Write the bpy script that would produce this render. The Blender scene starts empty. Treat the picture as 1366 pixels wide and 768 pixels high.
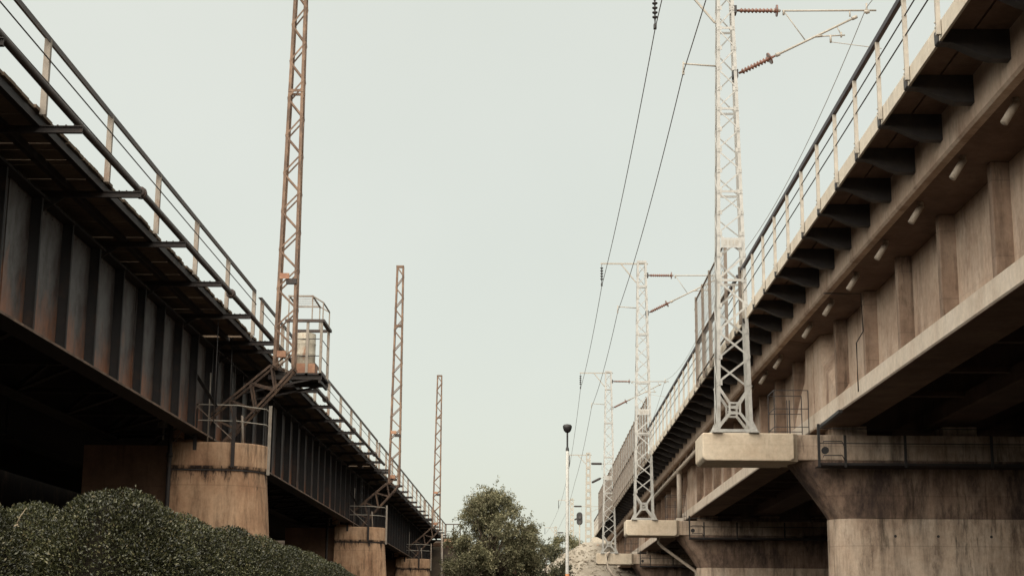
import bpy, math, random
import numpy as np
from mathutils import Vector, Matrix
random.seed(7); rng = np.random.default_rng(7)
sc = bpy.context.scene
COL = sc.collection
R = math.radians

# ------------------------------------------------------------------ materials
def nt(name):
    m = bpy.data.materials.new(name); m.use_nodes = True
    t = m.node_tree; b = t.nodes['Principled BSDF']
    return m, t, b
def N(t, typ, **kw):
    n = t.nodes.new(typ)
    for k, v in kw.items():
        if k in ('operation', 'blend_type', 'data_type', 'noise_dimensions', 'feature', 'attribute_name', 'musgrave_type'): setattr(n, k, v)
        else: n.inputs[k].default_value = v
    return n
def noise(t, scale=(1, 1, 1), sc_=1.0, detail=5, rough=.6, offs=0):
    g = N(t, 'ShaderNodeNewGeometry'); mp = N(t, 'ShaderNodeMapping')
    mp.inputs['Scale'].default_value = scale; mp.inputs['Location'].default_value = (offs, offs*.7, offs*.3)
    t.links.new(g.outputs['Position'], mp.inputs['Vector'])
    n = N(t, 'ShaderNodeTexNoise'); n.inputs['Scale'].default_value = sc_; n.inputs['Detail'].default_value = detail
    n.inputs['Roughness'].default_value = rough
    t.links.new(mp.outputs[0], n.inputs['Vector']); return n.outputs['Fac']
def ramp(t, src, stops):
    r = N(t, 'ShaderNodeValToRGB'); e = r.color_ramp.elements
    while len(e) > 1: e.remove(e[-1])
    for i, (p, c) in enumerate(stops):
        if i == 0: e[0].position = p; el = e[0]
        else: el = e.new(p)
        el.color = (*c, 1) if len(c) == 3 else c
    t.links.new(src, r.inputs['Fac']); return r.outputs['Color']
def mix(t, fac, a, b, mode='MIX'):
    m = N(t, 'ShaderNodeMix', data_type='RGBA', blend_type=mode)
    for sock, v in ((m.inputs[0], fac), (m.inputs[6], a), (m.inputs[7], b)):
        if hasattr(v, 'links') or isinstance(v, bpy.types.NodeSocket): t.links.new(v, sock)
        elif isinstance(v, (int, float)): sock.default_value = v
        else: sock.default_value = (*v, 1)
    return m.outputs[2]
def bump(t, b, h, strength=.3, dist=.02):
    n = N(t, 'ShaderNodeBump'); n.inputs['Strength'].default_value = strength; n.inputs['Distance'].default_value = dist
    t.links.new(h, n.inputs['Height']); t.links.new(n.outputs[0], b.inputs['Normal'])
G = lambda v: (v, v, v)

def concrete(name, base, dark, light, streak=.6, stain=(.10, .065, .045), rough=.9, stain_amt=(.52, .72), pl=.12, drip=None):
    m, t, b = nt(name)
    c = ramp(t, noise(t, (1, 1, 1), .7, 7, .65), [(.3, dark), (.5, base), (.72, light)])
    fine = ramp(t, noise(t, (1, 1, 1), 9, 6, .7, 3), [(.3, G(.78)), (.7, G(1.0))])
    c = mix(t, 1, c, fine, 'MULTIPLY')
    st = ramp(t, noise(t, (2.4, 2.4, .34), 1.5, 9, .74, 11), [(.34, G(.30)), (.48, G(.78)), (.58, G(1))])
    patch = N(t, 'ShaderNodeMath', operation='MULTIPLY'); t.links.new(ramp(t, noise(t, (1, 1, .6), .75, 5, .6, 41), [(.38, G(pl)), (.62, G(1))]), patch.inputs[0]); patch.inputs[1].default_value = streak
    c = mix(t, patch.outputs[0], c, st, 'MULTIPLY')
    st2 = ramp(t, noise(t, (6, 6, .8), 1.3, 8, .75, 31), [(.40, G(.35)), (.50, G(1))])
    p2 = N(t, 'ShaderNodeMath', operation='MULTIPLY'); t.links.new(ramp(t, noise(t, (1, 1, .5), .6, 5, .6, 51), [(.45, G(0)), (.62, G(1))]), p2.inputs[0]); p2.inputs[1].default_value = streak*.9
    c = mix(t, p2.outputs[0], c, st2, 'MULTIPLY')
    g_ = N(t, 'ShaderNodeNewGeometry'); sp_ = N(t, 'ShaderNodeSeparateXYZ'); t.links.new(g_.outputs['Position'], sp_.inputs[0])
    ml = N(t, 'ShaderNodeMath', operation='PINGPONG'); t.links.new(sp_.outputs['Z'], ml.inputs[0]); ml.inputs[1].default_value = .61
    c = mix(t, .35*min(1, streak*1.3), c, ramp(t, ml.outputs[0], [(0, G(.35)), (.02, G(1))]), 'MULTIPLY')
    sf = ramp(t, noise(t, (1.2, 1.2, .5), .9, 8, .75, 21), [(stain_amt[0], G(0)), (stain_amt[1], G(1))])
    c = mix(t, sf, c, stain)
    if drip:   # black water runs hanging from a ledge at height drip[0]
        dn = noise(t, (2.6, 2.6, .5), 1.5, 9, .78, 61)
        e1 = N(t, 'ShaderNodeMapRange'); t.links.new(sp_.outputs['Z'], e1.inputs['Value'])
        e1.inputs['From Min'].default_value = drip[0]-drip[1]; e1.inputs['From Max'].default_value = drip[0]; e1.inputs['To Min'].default_value = -.26; e1.inputs['To Max'].default_value = .07
        ad = N(t, 'ShaderNodeMath', operation='ADD'); t.links.new(dn, ad.inputs[0]); t.links.new(e1.outputs[0], ad.inputs[1])
        up = N(t, 'ShaderNodeMath', operation='LESS_THAN'); t.links.new(sp_.outputs['Z'], up.inputs[0]); up.inputs[1].default_value = drip[0]+.06
        ml2 = N(t, 'ShaderNodeMath', operation='MULTIPLY'); t.links.new(ramp(t, ad.outputs[0], [(.50, G(0)), (.60, G(1))]), ml2.inputs[0]); t.links.new(up.outputs[0], ml2.inputs[1])
        c = mix(t, ml2.outputs[0], c, (.035, .024, .02))
    t.links.new(c, b.inputs['Base Color']); b.inputs['Roughness'].default_value = rough
    b.inputs['Specular IOR Level'].default_value = .25
    bump(t, b, noise(t, (1, 1, .6), 14, 8, .75, 5), .35, .02)
    return m
M = {}
M['conc_r'] = concrete('pale_girder_concrete', (.53, .40, .305), (.37, .255, .185), (.63, .51, .41), .3, (.17, .10, .07), stain_amt=(.53, .72))
M['conc_flange'] = concrete('bottom_flange_concrete', (.64, .55, .45), (.50, .40, .315), (.68, .60, .51), .22, (.26, .18, .12), stain_amt=(.66, .9))  # lighter than the web of the same casting: light put into the colour
M['conc_cap'] = concrete('mast_beam_concrete', (.62, .53, .41), (.52, .42, .31), (.68, .61, .49), .25, (.30, .20, .13), stain_amt=(.64, .88))
M['conc_pier_r'] = concrete('stained_pier_concrete', (.53, .41, .31), (.33, .225, .16), (.64, .53, .425), 1.0, (.09, .06, .045), stain_amt=(.52, .70), pl=.75)
M['conc_head'] = concrete('stained_shade_darkened_pier_head', (.25, .17, .125), (.14, .095, .07), (.36, .265, .20), 1.0, (.05, .035, .03), stain_amt=(.46, .62), pl=.8)  # real dark streaks, with the head's shade also put into the base colour
M['conc_stiff'] = concrete('darker_stiffener_concrete', (.33, .235, .175), (.20, .135, .10), (.44, .34, .265), .8, (.10, .07, .05), stain_amt=(.52, .70), pl=.2)  # stiffeners a darker brown than the girder web
M['conc_dark'] = concrete('shade_darkened_inner_girder_concrete', (.075, .048, .036), (.05, .032, .024), (.10, .07, .052), .2, (.04, .028, .02))  # under-deck shade painted into the inner girder colour
M['conc_soffit'] = concrete('deck_soffit_concrete', (.165, .105, .075), (.105, .065, .045), (.22, .15, .105), .2, (.09, .06, .045))  # tone lowered to carry the shade under deck and flange
M['conc_l'] = concrete('old_brown_pier_concrete', (.50, .315, .195), (.33, .18, .105), (.62, .43, .285), .95, (.07, .04, .027), stain_amt=(.53, .72), pl=.7, drip=(5.28, 1.1))
M['conc_edge'] = concrete('walkway_edge_concrete', (.58, .52, .43), (.50, .43, .34), (.64, .58, .49), .3, (.30, .23, .17), stain_amt=(.62, .85))
M['conc_abut'] = concrete('abutment_concrete', (.19, .11, .07), (.12, .07, .045), (.26, .16, .105), .5)  # lowered tone also paints the shade on the set-back pier web
M['wall_dark'] = concrete('dark_light_blocking_wall', (.025, .02, .018), (.018, .014, .012), (.035, .028, .024), .5)  # near-black colour for the added walls, keeping the under-deck space dark
M['pole_conc'] = concrete('pole_concrete', (.38, .36, .31), (.33, .31, .27), (.43, .40, .36), .15, (.35, .3, .25), stain_amt=(.7, .95))

def metal_paint(name, base, rust, amt=(.5, .65), rough=.55, sc_=3.0, streak=(1, 1, 1), low=None, spec=.4):
    m, t, b = nt(name)
    f = ramp(t, noise(t, streak, sc_, 8, .7, 2), [(amt[0], G(0)), (amt[1], G(1))])
    v = ramp(t, noise(t, (1, 1, 1), 8, 5, .6, 9), [(.3, G(.75)), (.7, G(1.0))])
    c = mix(t, 1, mix(t, f, base, rust), v, 'MULTIPLY')
    if low:   # rust band growing from the lower edge of a plate (a real stain with its own height)
        g = N(t, 'ShaderNodeNewGeometry'); s = N(t, 'ShaderNodeSeparateXYZ'); t.links.new(g.outputs['Position'], s.inputs[0])
        a = N(t, 'ShaderNodeMath', operation='MULTIPLY_ADD'); nz = noise(t, (1.4, 1.4, .5), 1.5, 8, .75, 15)
        t.links.new(nz, a.inputs[0]); a.inputs[1].default_value = 4.0; t.links.new(s.outputs['Z'], a.inputs[2])
        f2 = ramp(t, a.outputs[0], [(0, G(1)), (1, G(1))])
        mr = N(t, 'ShaderNodeMapRange'); mr.inputs['From Min'].default_value = low[0]; mr.inputs['From Max'].default_value = low[1]
        mr.inputs['To Min'].default_value = 1; mr.inputs['To Max'].default_value = 0
        t.links.new(a.outputs[0], mr.inputs['Value'])
        c = mix(t, mr.outputs[0], c, low[2])
    t.links.new(c, b.inputs['Base Color'])
    b.inputs['Roughness'].default_value = rough; b.inputs['Specular IOR Level'].default_value = spec
    bump(t, b, noise(t, (1, 1, 1), 22, 5, .7, 7), .25, .006)
    return m
M['steel_web'] = metal_paint('weathered_girder_paint', (.105, .092, .086), (.048, .030, .024), (.44, .64), .55, 2.6, (1.5, 1.5, .9), (7.6, 8.9, (.30, .115, .05)), .3)
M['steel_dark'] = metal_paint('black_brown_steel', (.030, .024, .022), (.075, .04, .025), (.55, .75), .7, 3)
M['steel_stiff'] = metal_paint('shade_darkened_stiffener_steel', (.022, .019, .019), (.06, .032, .022), (.52, .75), .7, 2.5)  # colour lowered so the stiffener faces read as shaded
M['rust_mast'] = metal_paint('rusty_mast_paint', (.11, .072, .052), (.24, .155, .105), (.40, .62), .7, 4, (1, 1, .5), None, .3)
M['rust_plate'] = metal_paint('rusty_plate', (.27, .13, .08), (.36, .2, .12), (.42, .62), .7, 6)
M['post_l'] = metal_paint('weathered_tan_post', (.30, .265, .225), (.19, .12, .085), (.5, .7), .8, 3, (1, 1, .5), None, .2)
M['rail_l'] = metal_paint('dark_brown_handrail', (.05, .036, .03), (.09, .055, .04), (.5, .7), .6, 4)
M['cream'] = metal_paint('cream_mast_paint', (.40, .395, .37), (.25, .21, .17), (.56, .78), .5, 4, (1, 1, .4), None, .35)
M['post_r'] = metal_paint('cream_post_paint', (.42, .385, .33), (.26, .2, .155), (.6, .78), .65, 4, (1, 1, .5), None, .2)
M['post_r2'] = metal_paint('brown_post_paint', (.20, .165, .135), (.12, .09, .07), (.5, .7), .65, 4, (1, 1, .5), None, .2)
M['rail_r'] = metal_paint('dark_blue_handrail', (.035, .028, .034), (.06, .04, .035), (.55, .75), .55, 4)
M['rod'] = metal_paint('dark_rod', (.045, .04, .04), (.08, .06, .05), (.5, .7), .6, 4)
M['bracket'] = metal_paint('near_black_bracket', (.035, .032, .033), (.06, .05, .042), (.45, .7), .62, 2)  # brackets in one near-black base tone
M['bracket_l'] = metal_paint('shade_darkened_steel', (.016, .013, .012), (.035, .022, .016), (.55, .8), .8, 2)  # blackened colour standing in for shade on flange undersides and inner steel
M['arm_l'] = metal_paint('dark_rusty_arm', (.075, .05, .038), (.19, .12, .08), (.46, .66), .7, 4, (1, 1, .5), None, .3)
M['galv'] = metal_paint('galvanised_tube', (.36, .33, .28), (.25, .2, .15), (.55, .8), .45, 5)
M['wire'] = metal_paint('overhead_wire_metal', (.10, .09, .085), (.12, .1, .09), (.5, .8), .5, 5)
M['wire_pale'] = metal_paint('pale_wire_metal', (.30, .29, .27), (.25, .24, .2), (.5, .8), .5, 5)
M['mesh_wire'] = metal_paint('screen_wire', (.24, .23, .21), (.18, .16, .14), (.5, .7), .6, 5)
M['insul'] = metal_paint('brown_porcelain', (.17, .075, .05), (.13, .06, .04), (.4, .6), .3, 5, (1, 1, 1), None, .5)
M['black'] = metal_paint('black_fitting', (.02, .018, .018), (.04, .03, .025), (.6, .8), .5, 5)
M['pvc'] = metal_paint('off_white_drain_pipe', (.42, .36, .295), (.28, .21, .16), (.55, .8), .5, 4, (1, 1, .4), None, .3)
M['barrel'] = metal_paint('rusty_pale_barrel', (.46, .42, .34), (.26, .12, .06), (.52, .66), .6, 3.2, (1, 1, .4), (9.3, 9.8, (.42, .34, .25)), .3)
M['white_pole'] = metal_paint('white_lamp_pole', (.66, .66, .62), (.5, .48, .44), (.6, .85), .45, 3)
M['orange'] = metal_paint('orange_band_paint', (.48, .20, .08), (.38, .2, .12), (.5, .8), .6, 4)
M['wood'] = concrete('old_walkway_timber', (.13, .095, .065), (.08, .055, .04), (.19, .14, .10), .2, (.08, .055, .04))
M['asphalt'] = concrete('asphalt', (.042, .038, .034), (.03, .027, .025), (.055, .05, .045), 0, (.03, .028, .026))
M['kerb'] = concrete('kerb_concrete', (.30, .28, .25), (.22, .2, .18), (.38, .35, .31), 0)
M['paint'] = concrete('road_paint', (.55, .53, .48), (.45, .43, .39), (.62, .6, .55), 0)
M['rubble'] = concrete('pale_rubble_stone', (.29, .255, .20), (.19, .16, .12), (.37, .335, .275), 0)
M['soil'] = concrete('dry_soil', (.045, .032, .022), (.03, .022, .016), (.07, .05, .034), 0, (.04, .035, .02))
M['drygrass'] = concrete('dry_red_brown_grass', (.20, .105, .055), (.12, .07, .04), (.28, .17, .09), 0, (.09, .08, .04))

def paving():
    m, t, b = nt('stone_slope_paving')
    c = ramp(t, noise(t, (1, 1, 1), .5, 8, .7), [(.3, (.17, .145, .11)), (.5, (.26, .23, .185)), (.7, (.33, .30, .25))])
    g = N(t, 'ShaderNodeNewGeometry'); v = N(t, 'ShaderNodeTexVoronoi', feature='DISTANCE_TO_EDGE'); v.inputs['Scale'].default_value = 1.9
    t.links.new(g.outputs['Position'], v.inputs['Vector'])
    j = ramp(t, v.outputs['Distance'], [(0, G(.6)), (.04, G(1))])
    c = mix(t, .8, c, j, 'MULTIPLY')
    c = mix(t, ramp(t, noise(t, (1, 1, 1), .8, 8, .8, 8), [(.6, G(0)), (.68, G(1))]), c, (.13, .10, .06))
    t.links.new(c, b.inputs['Base Color']); b.inputs['Roughness'].default_value = .95
    bump(t, b, v.outputs['Distance'], .5, .06); return m
M['paving'] = paving()

def leafmat(name, stops, rough=.45, spec=.4, trans=.12):
    m, t, b = nt(name)
    g = N(t, 'ShaderNodeNewGeometry')
    c = ramp(t, g.outputs['Random Per Island'], stops)
    big = ramp(t, noise(t, (1, 1, 1), 1.1, 3, .5, 4), [(.35, G(.62)), (.65, G(1.15))])
    c = mix(t, 1, c, big, 'MULTIPLY')
    t.links.new(c, b.inputs['Base Color']); b.inputs['Roughness'].default_value = rough
    b.inputs['Specular IOR Level'].default_value = spec
    tr = N(t, 'ShaderNodeBsdfTranslucent'); t.links.new(c, tr.inputs['Color'])
    ms = N(t, 'ShaderNodeMixShader'); ms.inputs[0].default_value = trans
    t.links.new(b.outputs[0], ms.inputs[1]); t.links.new(tr.outputs[0], ms.inputs[2])
    t.links.new(ms.outputs[0], t.nodes['Material Output'].inputs['Surface']); return m
M['box_leaf'] = leafmat('boxwood_leaves', [(0, (.016, .019, .009)), (.5, (.046, .050, .021)), (.8, (.10, .102, .046)), (.94, (.15, .15, .072)), (1, (.21, .17, .09))], .4, .5)
M['twig'] = leafmat('dark_twigs', [(0, (.012, .010, .008)), (1, (.022, .018, .012))], .9, .1, 0)
M['tree_leaf'] = leafmat('olive_tree_leaves', [(0, (.07, .07, .036)), (.5, (.14, .135, .072)), (.85, (.21, .195, .11)), (1, (.29, .25, .15))], .55, .3, .25)
M['shrub_leaf'] = leafmat('dark_shrub_leaves', [(0, (.035, .040, .022)), (.6, (.075, .078, .042)), (1, (.15, .13, .07))], .55, .3, .2)
M['pale_leaf'] = leafmat('yellow_green_shrub_leaves', [(0, (.08, .085, .045)), (.6, (.15, .145, .075)), (1, (.24, .21, .11))], .55, .3, .25)
M['red_leaf'] = leafmat('dry_red_leaves', [(0, (.16, .075, .04)), (.6, (.24, .13, .07)), (1, (.32, .21, .12))], .7, .2, .2)
M['bark'] = concrete('dark_bark', (.07, .05, .036), (.04, .03, .022), (.10, .075, .055), .5)
M['dry_stalk'] = concrete('dry_stalk', (.42, .34, .24), (.35, .28, .2), (.5, .42, .3), 0)

# ------------------------------------------------------------------ mesh helper
class MB:
    def __init__(s): s.v = []; s.f = []; s.sm = []
    def add(s, vs, fs, smooth=False):
        n = len(s.v); s.v += [tuple(p) for p in vs]; s.f += [tuple(i+n for i in f) for f in fs]; s.sm += [smooth]*len(fs); return s
    def box(s, x0, x1, y0, y1, z0, z1):
        return s.add([(x0,y0,z0),(x1,y0,z0),(x1,y1,z0),(x0,y1,z0),(x0,y0,z1),(x1,y0,z1),(x1,y1,z1),(x0,y1,z1)],
              [(0,3,2,1),(4,5,6,7),(0,1,5,4),(1,2,6,5),(2,3,7,6),(3,0,4,7)])
    def frame(s, a, b, up=(0,0,1)):
        a = Vector(a); b = Vector(b); d = (b-a).normalized(); u = Vector(up)
        if abs(d.dot(u)) > .98: u = Vector((1,0,0))
        x = d.cross(u).normalized(); y = x.cross(d).normalized(); return a, b, x, y
    def bar(s, a, b, w, h=None, up=(0,0,1)):
        h = h or w; a, b, x, y = s.frame(a, b, up)
        q = [(-w/2,-h/2),(w/2,-h/2),(w/2,h/2),(-w/2,h/2)]
        return s.add([a+x*i+y*j for i,j in q]+[b+x*i+y*j for i,j in q], [(0,1,2,3),(7,6,5,4),(0,4,5,1),(1,5,6,2),(2,6,7,3),(3,7,4,0)])
    def angle(s, a, b, w, t=.012, x=None, y=None):   # L-section bar, legs along x and y from the corner line a-b
        a = Vector(a); b = Vector(b); x = Vector(x); y = Vector(y)
        q = [(0,0),(w,0),(w,t),(t,t),(t,w),(0,w)]
        vs = [a+x*i+y*j for i,j in q]+[b+x*i+y*j for i,j in q]
        fs = [(0,1,2,3),(0,3,4,5),(9,8,7,6),(11,10,9,6)]+[(i,i+6,(i+1)%6+6,(i+1)%6) for i in range(6)]
        return s.add(vs, fs)
    def tube(s, a, b, r, n=8, r2=None):
        r2 = r if r2 is None else r2; a, b, x, y = s.frame(a, b)
        c = [(math.cos(2*math.pi*i/n), math.sin(2*math.pi*i/n)) for i in range(n)]
        s.add([a+x*i*r+y*j*r for i,j in c]+[b+x*i*r2+y*j*r2 for i,j in c], [(i,i+n,(i+1)%n+n,(i+1)%n) for i in range(n)], True)
        k = len(s.v)-2*n
        s.f += [tuple(range(k, k+n)), tuple(range(k+2*n-1, k+n-1, -1))]; s.sm += [False, False]; return s
    def path(s, pts, r, n=6):
        P = [Vector(p) for p in pts]; ring = []
        for i, p in enumerate(P):
            d = (P[min(i+1,len(P)-1)]-P[max(i-1,0)]).normalized(); u = Vector((0,0,1)) if abs(d.z) < .98 else Vector((1,0,0))
            x = d.cross(u).normalized(); y = x.cross(d); rr = r[i] if hasattr(r, '__len__') else r
            ring += [p+x*math.cos(2*math.pi*k/n)*rr+y*math.sin(2*math.pi*k/n)*rr for k in range(n)]
        return s.add(ring, [(i*n+k, (i+1)*n+k, (i+1)*n+(k+1)%n, i*n+(k+1)%n) for i in range(len(P)-1) for k in range(n)]
                     + [tuple(range(n)), tuple(range(len(ring)-1, len(ring)-n-1, -1))], True)
    def prism(s, poly, y0, y1, ax='y', ngon=True):   # poly in (x,z) extruded along y  (ax='x': (y,z) along x; ax='z': (x,y) along z)
        n = len(poly)
        P = {'y': lambda a,b,c: (a,c,b), 'x': lambda a,b,c: (c,a,b), 'z': lambda a,b,c: (a,b,c)}[ax]
        vs = [P(a,b,y0) for a,b in poly]+[P(a,b,y1) for a,b in poly]
        return s.add(vs, [tuple(range(n)), tuple(range(2*n-1,n-1,-1))]+[(i,i+n,(i+1)%n+n,(i+1)%n) for i in range(n)])
    def lathe(s, prof, n=16, c=(0,0,0), smooth=True):
        vs = []; m = len(prof)
        for r, z in prof: vs += [(c[0]+r*math.cos(2*math.pi*k/n), c[1]+r*math.sin(2*math.pi*k/n), c[2]+z) for k in range(n)]
        fs = [(i*n+k, i*n+(k+1)%n, (i+1)*n+(k+1)%n, (i+1)*n+k) for i in range(m-1) for k in range(n)]
        return s.add(vs, fs, smooth)
    def spin(s, a, b, prof, n=10):                   # (t along a-b, radius) profile round the axis a-b
        a, b, x, y = s.frame(a, b); vs = []
        for tt, r in prof: vs += [a+(b-a)*tt+x*r*math.cos(2*math.pi*k/n)+y*r*math.sin(2*math.pi*k/n) for k in range(n)]
        m = len(prof)
        return s.add(vs, [(i*n+k, (i+1)*n+k, (i+1)*n+(k+1)%n, i*n+(k+1)%n) for i in range(m-1) for k in range(n)]
                     + [tuple(range(n)), tuple(range(len(vs)-1, len(vs)-n-1, -1))], True)
    def mesh(s, name, m):
        me = bpy.data.meshes.new(name); me.from_pydata(s.v, [], s.f); me.validate()
        import bmesh
        bm = bmesh.new(); bm.from_mesh(me); bmesh.ops.recalc_face_normals(bm, faces=bm.faces); bm.to_mesh(me); bm.free()
        if len(me.polygons) == len(s.sm): me.polygons.foreach_set('use_smooth', s.sm)
        me.materials.append(M[m]); return me
    def build(s, name, m, parent=None, bevel=0, loc=None):
        o = bpy.data.objects.new(name, s.mesh(name, m)); COL.objects.link(o); o.parent = parent
        if loc: o.location = loc
        if bevel:
            b = o.modifiers.new('bevel', 'BEVEL'); b.width = bevel; b.segments = 2; b.limit_method = 'ANGLE'; b.angle_limit = R(35)
        return o
def tag(o, label=None, cat=None, group=None, kind=None):
    for k, v in (('label', label), ('category', cat), ('group', group), ('kind', kind)):
        if v: o[k] = v
    return o
def empty(name, loc, label, cat, group=None):
    o = bpy.data.objects.new(name, None); o.empty_display_size = .3; COL.objects.link(o); o.location = loc
    return tag(o, label, cat, group)
def inst(src, parent, loc):
    c = src.copy(); COL.objects.link(c); c.parent = parent; c.location = loc; return c
def kids(o): return [c for c in ALL() if c.parent == o]
def ALL(): return list(COL.objects)
def copy_tree(o, parent=None):
    ch = [c for c in COL.objects if c.parent == o]
    c = o.copy(); COL.objects.link(c); c.parent = parent
    for k in ch: copy_tree(k, c)
    return c

# ------------------------------------------------------------------ ground
def sheet(name, x0, x1, y0, y1, z, m):
    b = MB(); b.add([(x0,y0,z),(x1,y0,z),(x1,y1,z),(x0,y1,z)], [(0,1,2,3)]); return tag(b.build(name, m), kind='structure')
sheet('ground', -1500, 1500, -600, 3000, 0, 'soil')
sheet('road', -1.9, 3.2, -60, 118, .004, 'asphalt')
for n_, x0 in (('kerb', -2.05), ('kerb', 3.2)):
    tag(MB().box(x0, x0+.15, -60, 118, 0, .13).build(n_, 'kerb'), kind='structure')
b = MB()
for k in range(22): b.add([(.55,-50+k*7,.008),(.67,-50+k*7,.008),(.67,-47+k*7,.008),(.55,-47+k*7,.008)], [(0,1,2,3)])
tag(b.build('road_marking', 'paint'), kind='structure')

# embankments: flat top with slopes that turn the corner as a cone
def heightfield(name, m, xs, ys, fn, kind='structure'):
    b = MB(); nx, ny = len(xs), len(ys)
    vs = [(x, y, fn(x, y)) for y in ys for x in xs]
    fs = [(j*nx+i, j*nx+i+1, (j+1)*nx+i+1, (j+1)*nx+i) for j in range(ny-1) for i in range(nx-1)
          if max(vs[j*nx+i][2], vs[j*nx+i+1][2], vs[(j+1)*nx+i][2], vs[(j+1)*nx+i+1][2]) > -.25]
    b.add(vs, fs, True); return tag(b.build(name, m), kind=kind)
def hsh(x, y):
    return .10*math.sin(x*1.7+y*.9)+.07*math.sin(x*3.1-y*2.3)+.05*math.sin(x*6.3+y*5.1)
def slope_fn(xa, xb, ya, top, k=1.42, rough=.35):
    def f(x, y):
        dx = max(xa-x, 0, x-xb); dy = max(ya-y, 0); d = math.hypot(dx, dy)
        z = top-d/k
        return z+(hsh(x, y)*rough if d > .2 else 0)
    return f
fR = slope_fn(4.5, 40, 136.6, 8.9, 1.46, 1.1)
ysR = [121+i*.5 for i in range(60)]+[151+i*6 for i in range(60)]
heightfield('stone_embankment', 'paving', [-9+i*.5 for i in range(32)]+[7+i*3 for i in range(12)], ysR, fR)
fL = slope_fn(-40, -6.6, 129, 8.6, 1.3)
heightfield('left_embankment', 'soil', [-40+i*3 for i in range(12)]+[-6.5+i*.6 for i in range(24)], [118+i*.8 for i in range(40)]+[150+i*8 for i in range(40)], fL)
def fB(x, y):
    return 6.9-abs(y-152)/3.2-max(0, abs(x+1)-7)/2+hsh(x*.8, y*.8)*1.6
heightfield('grassy_bank', 'drygrass', [-16+i*.8 for i in range(40)], [128+i*1.0 for i in range(50)], fB)

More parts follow.
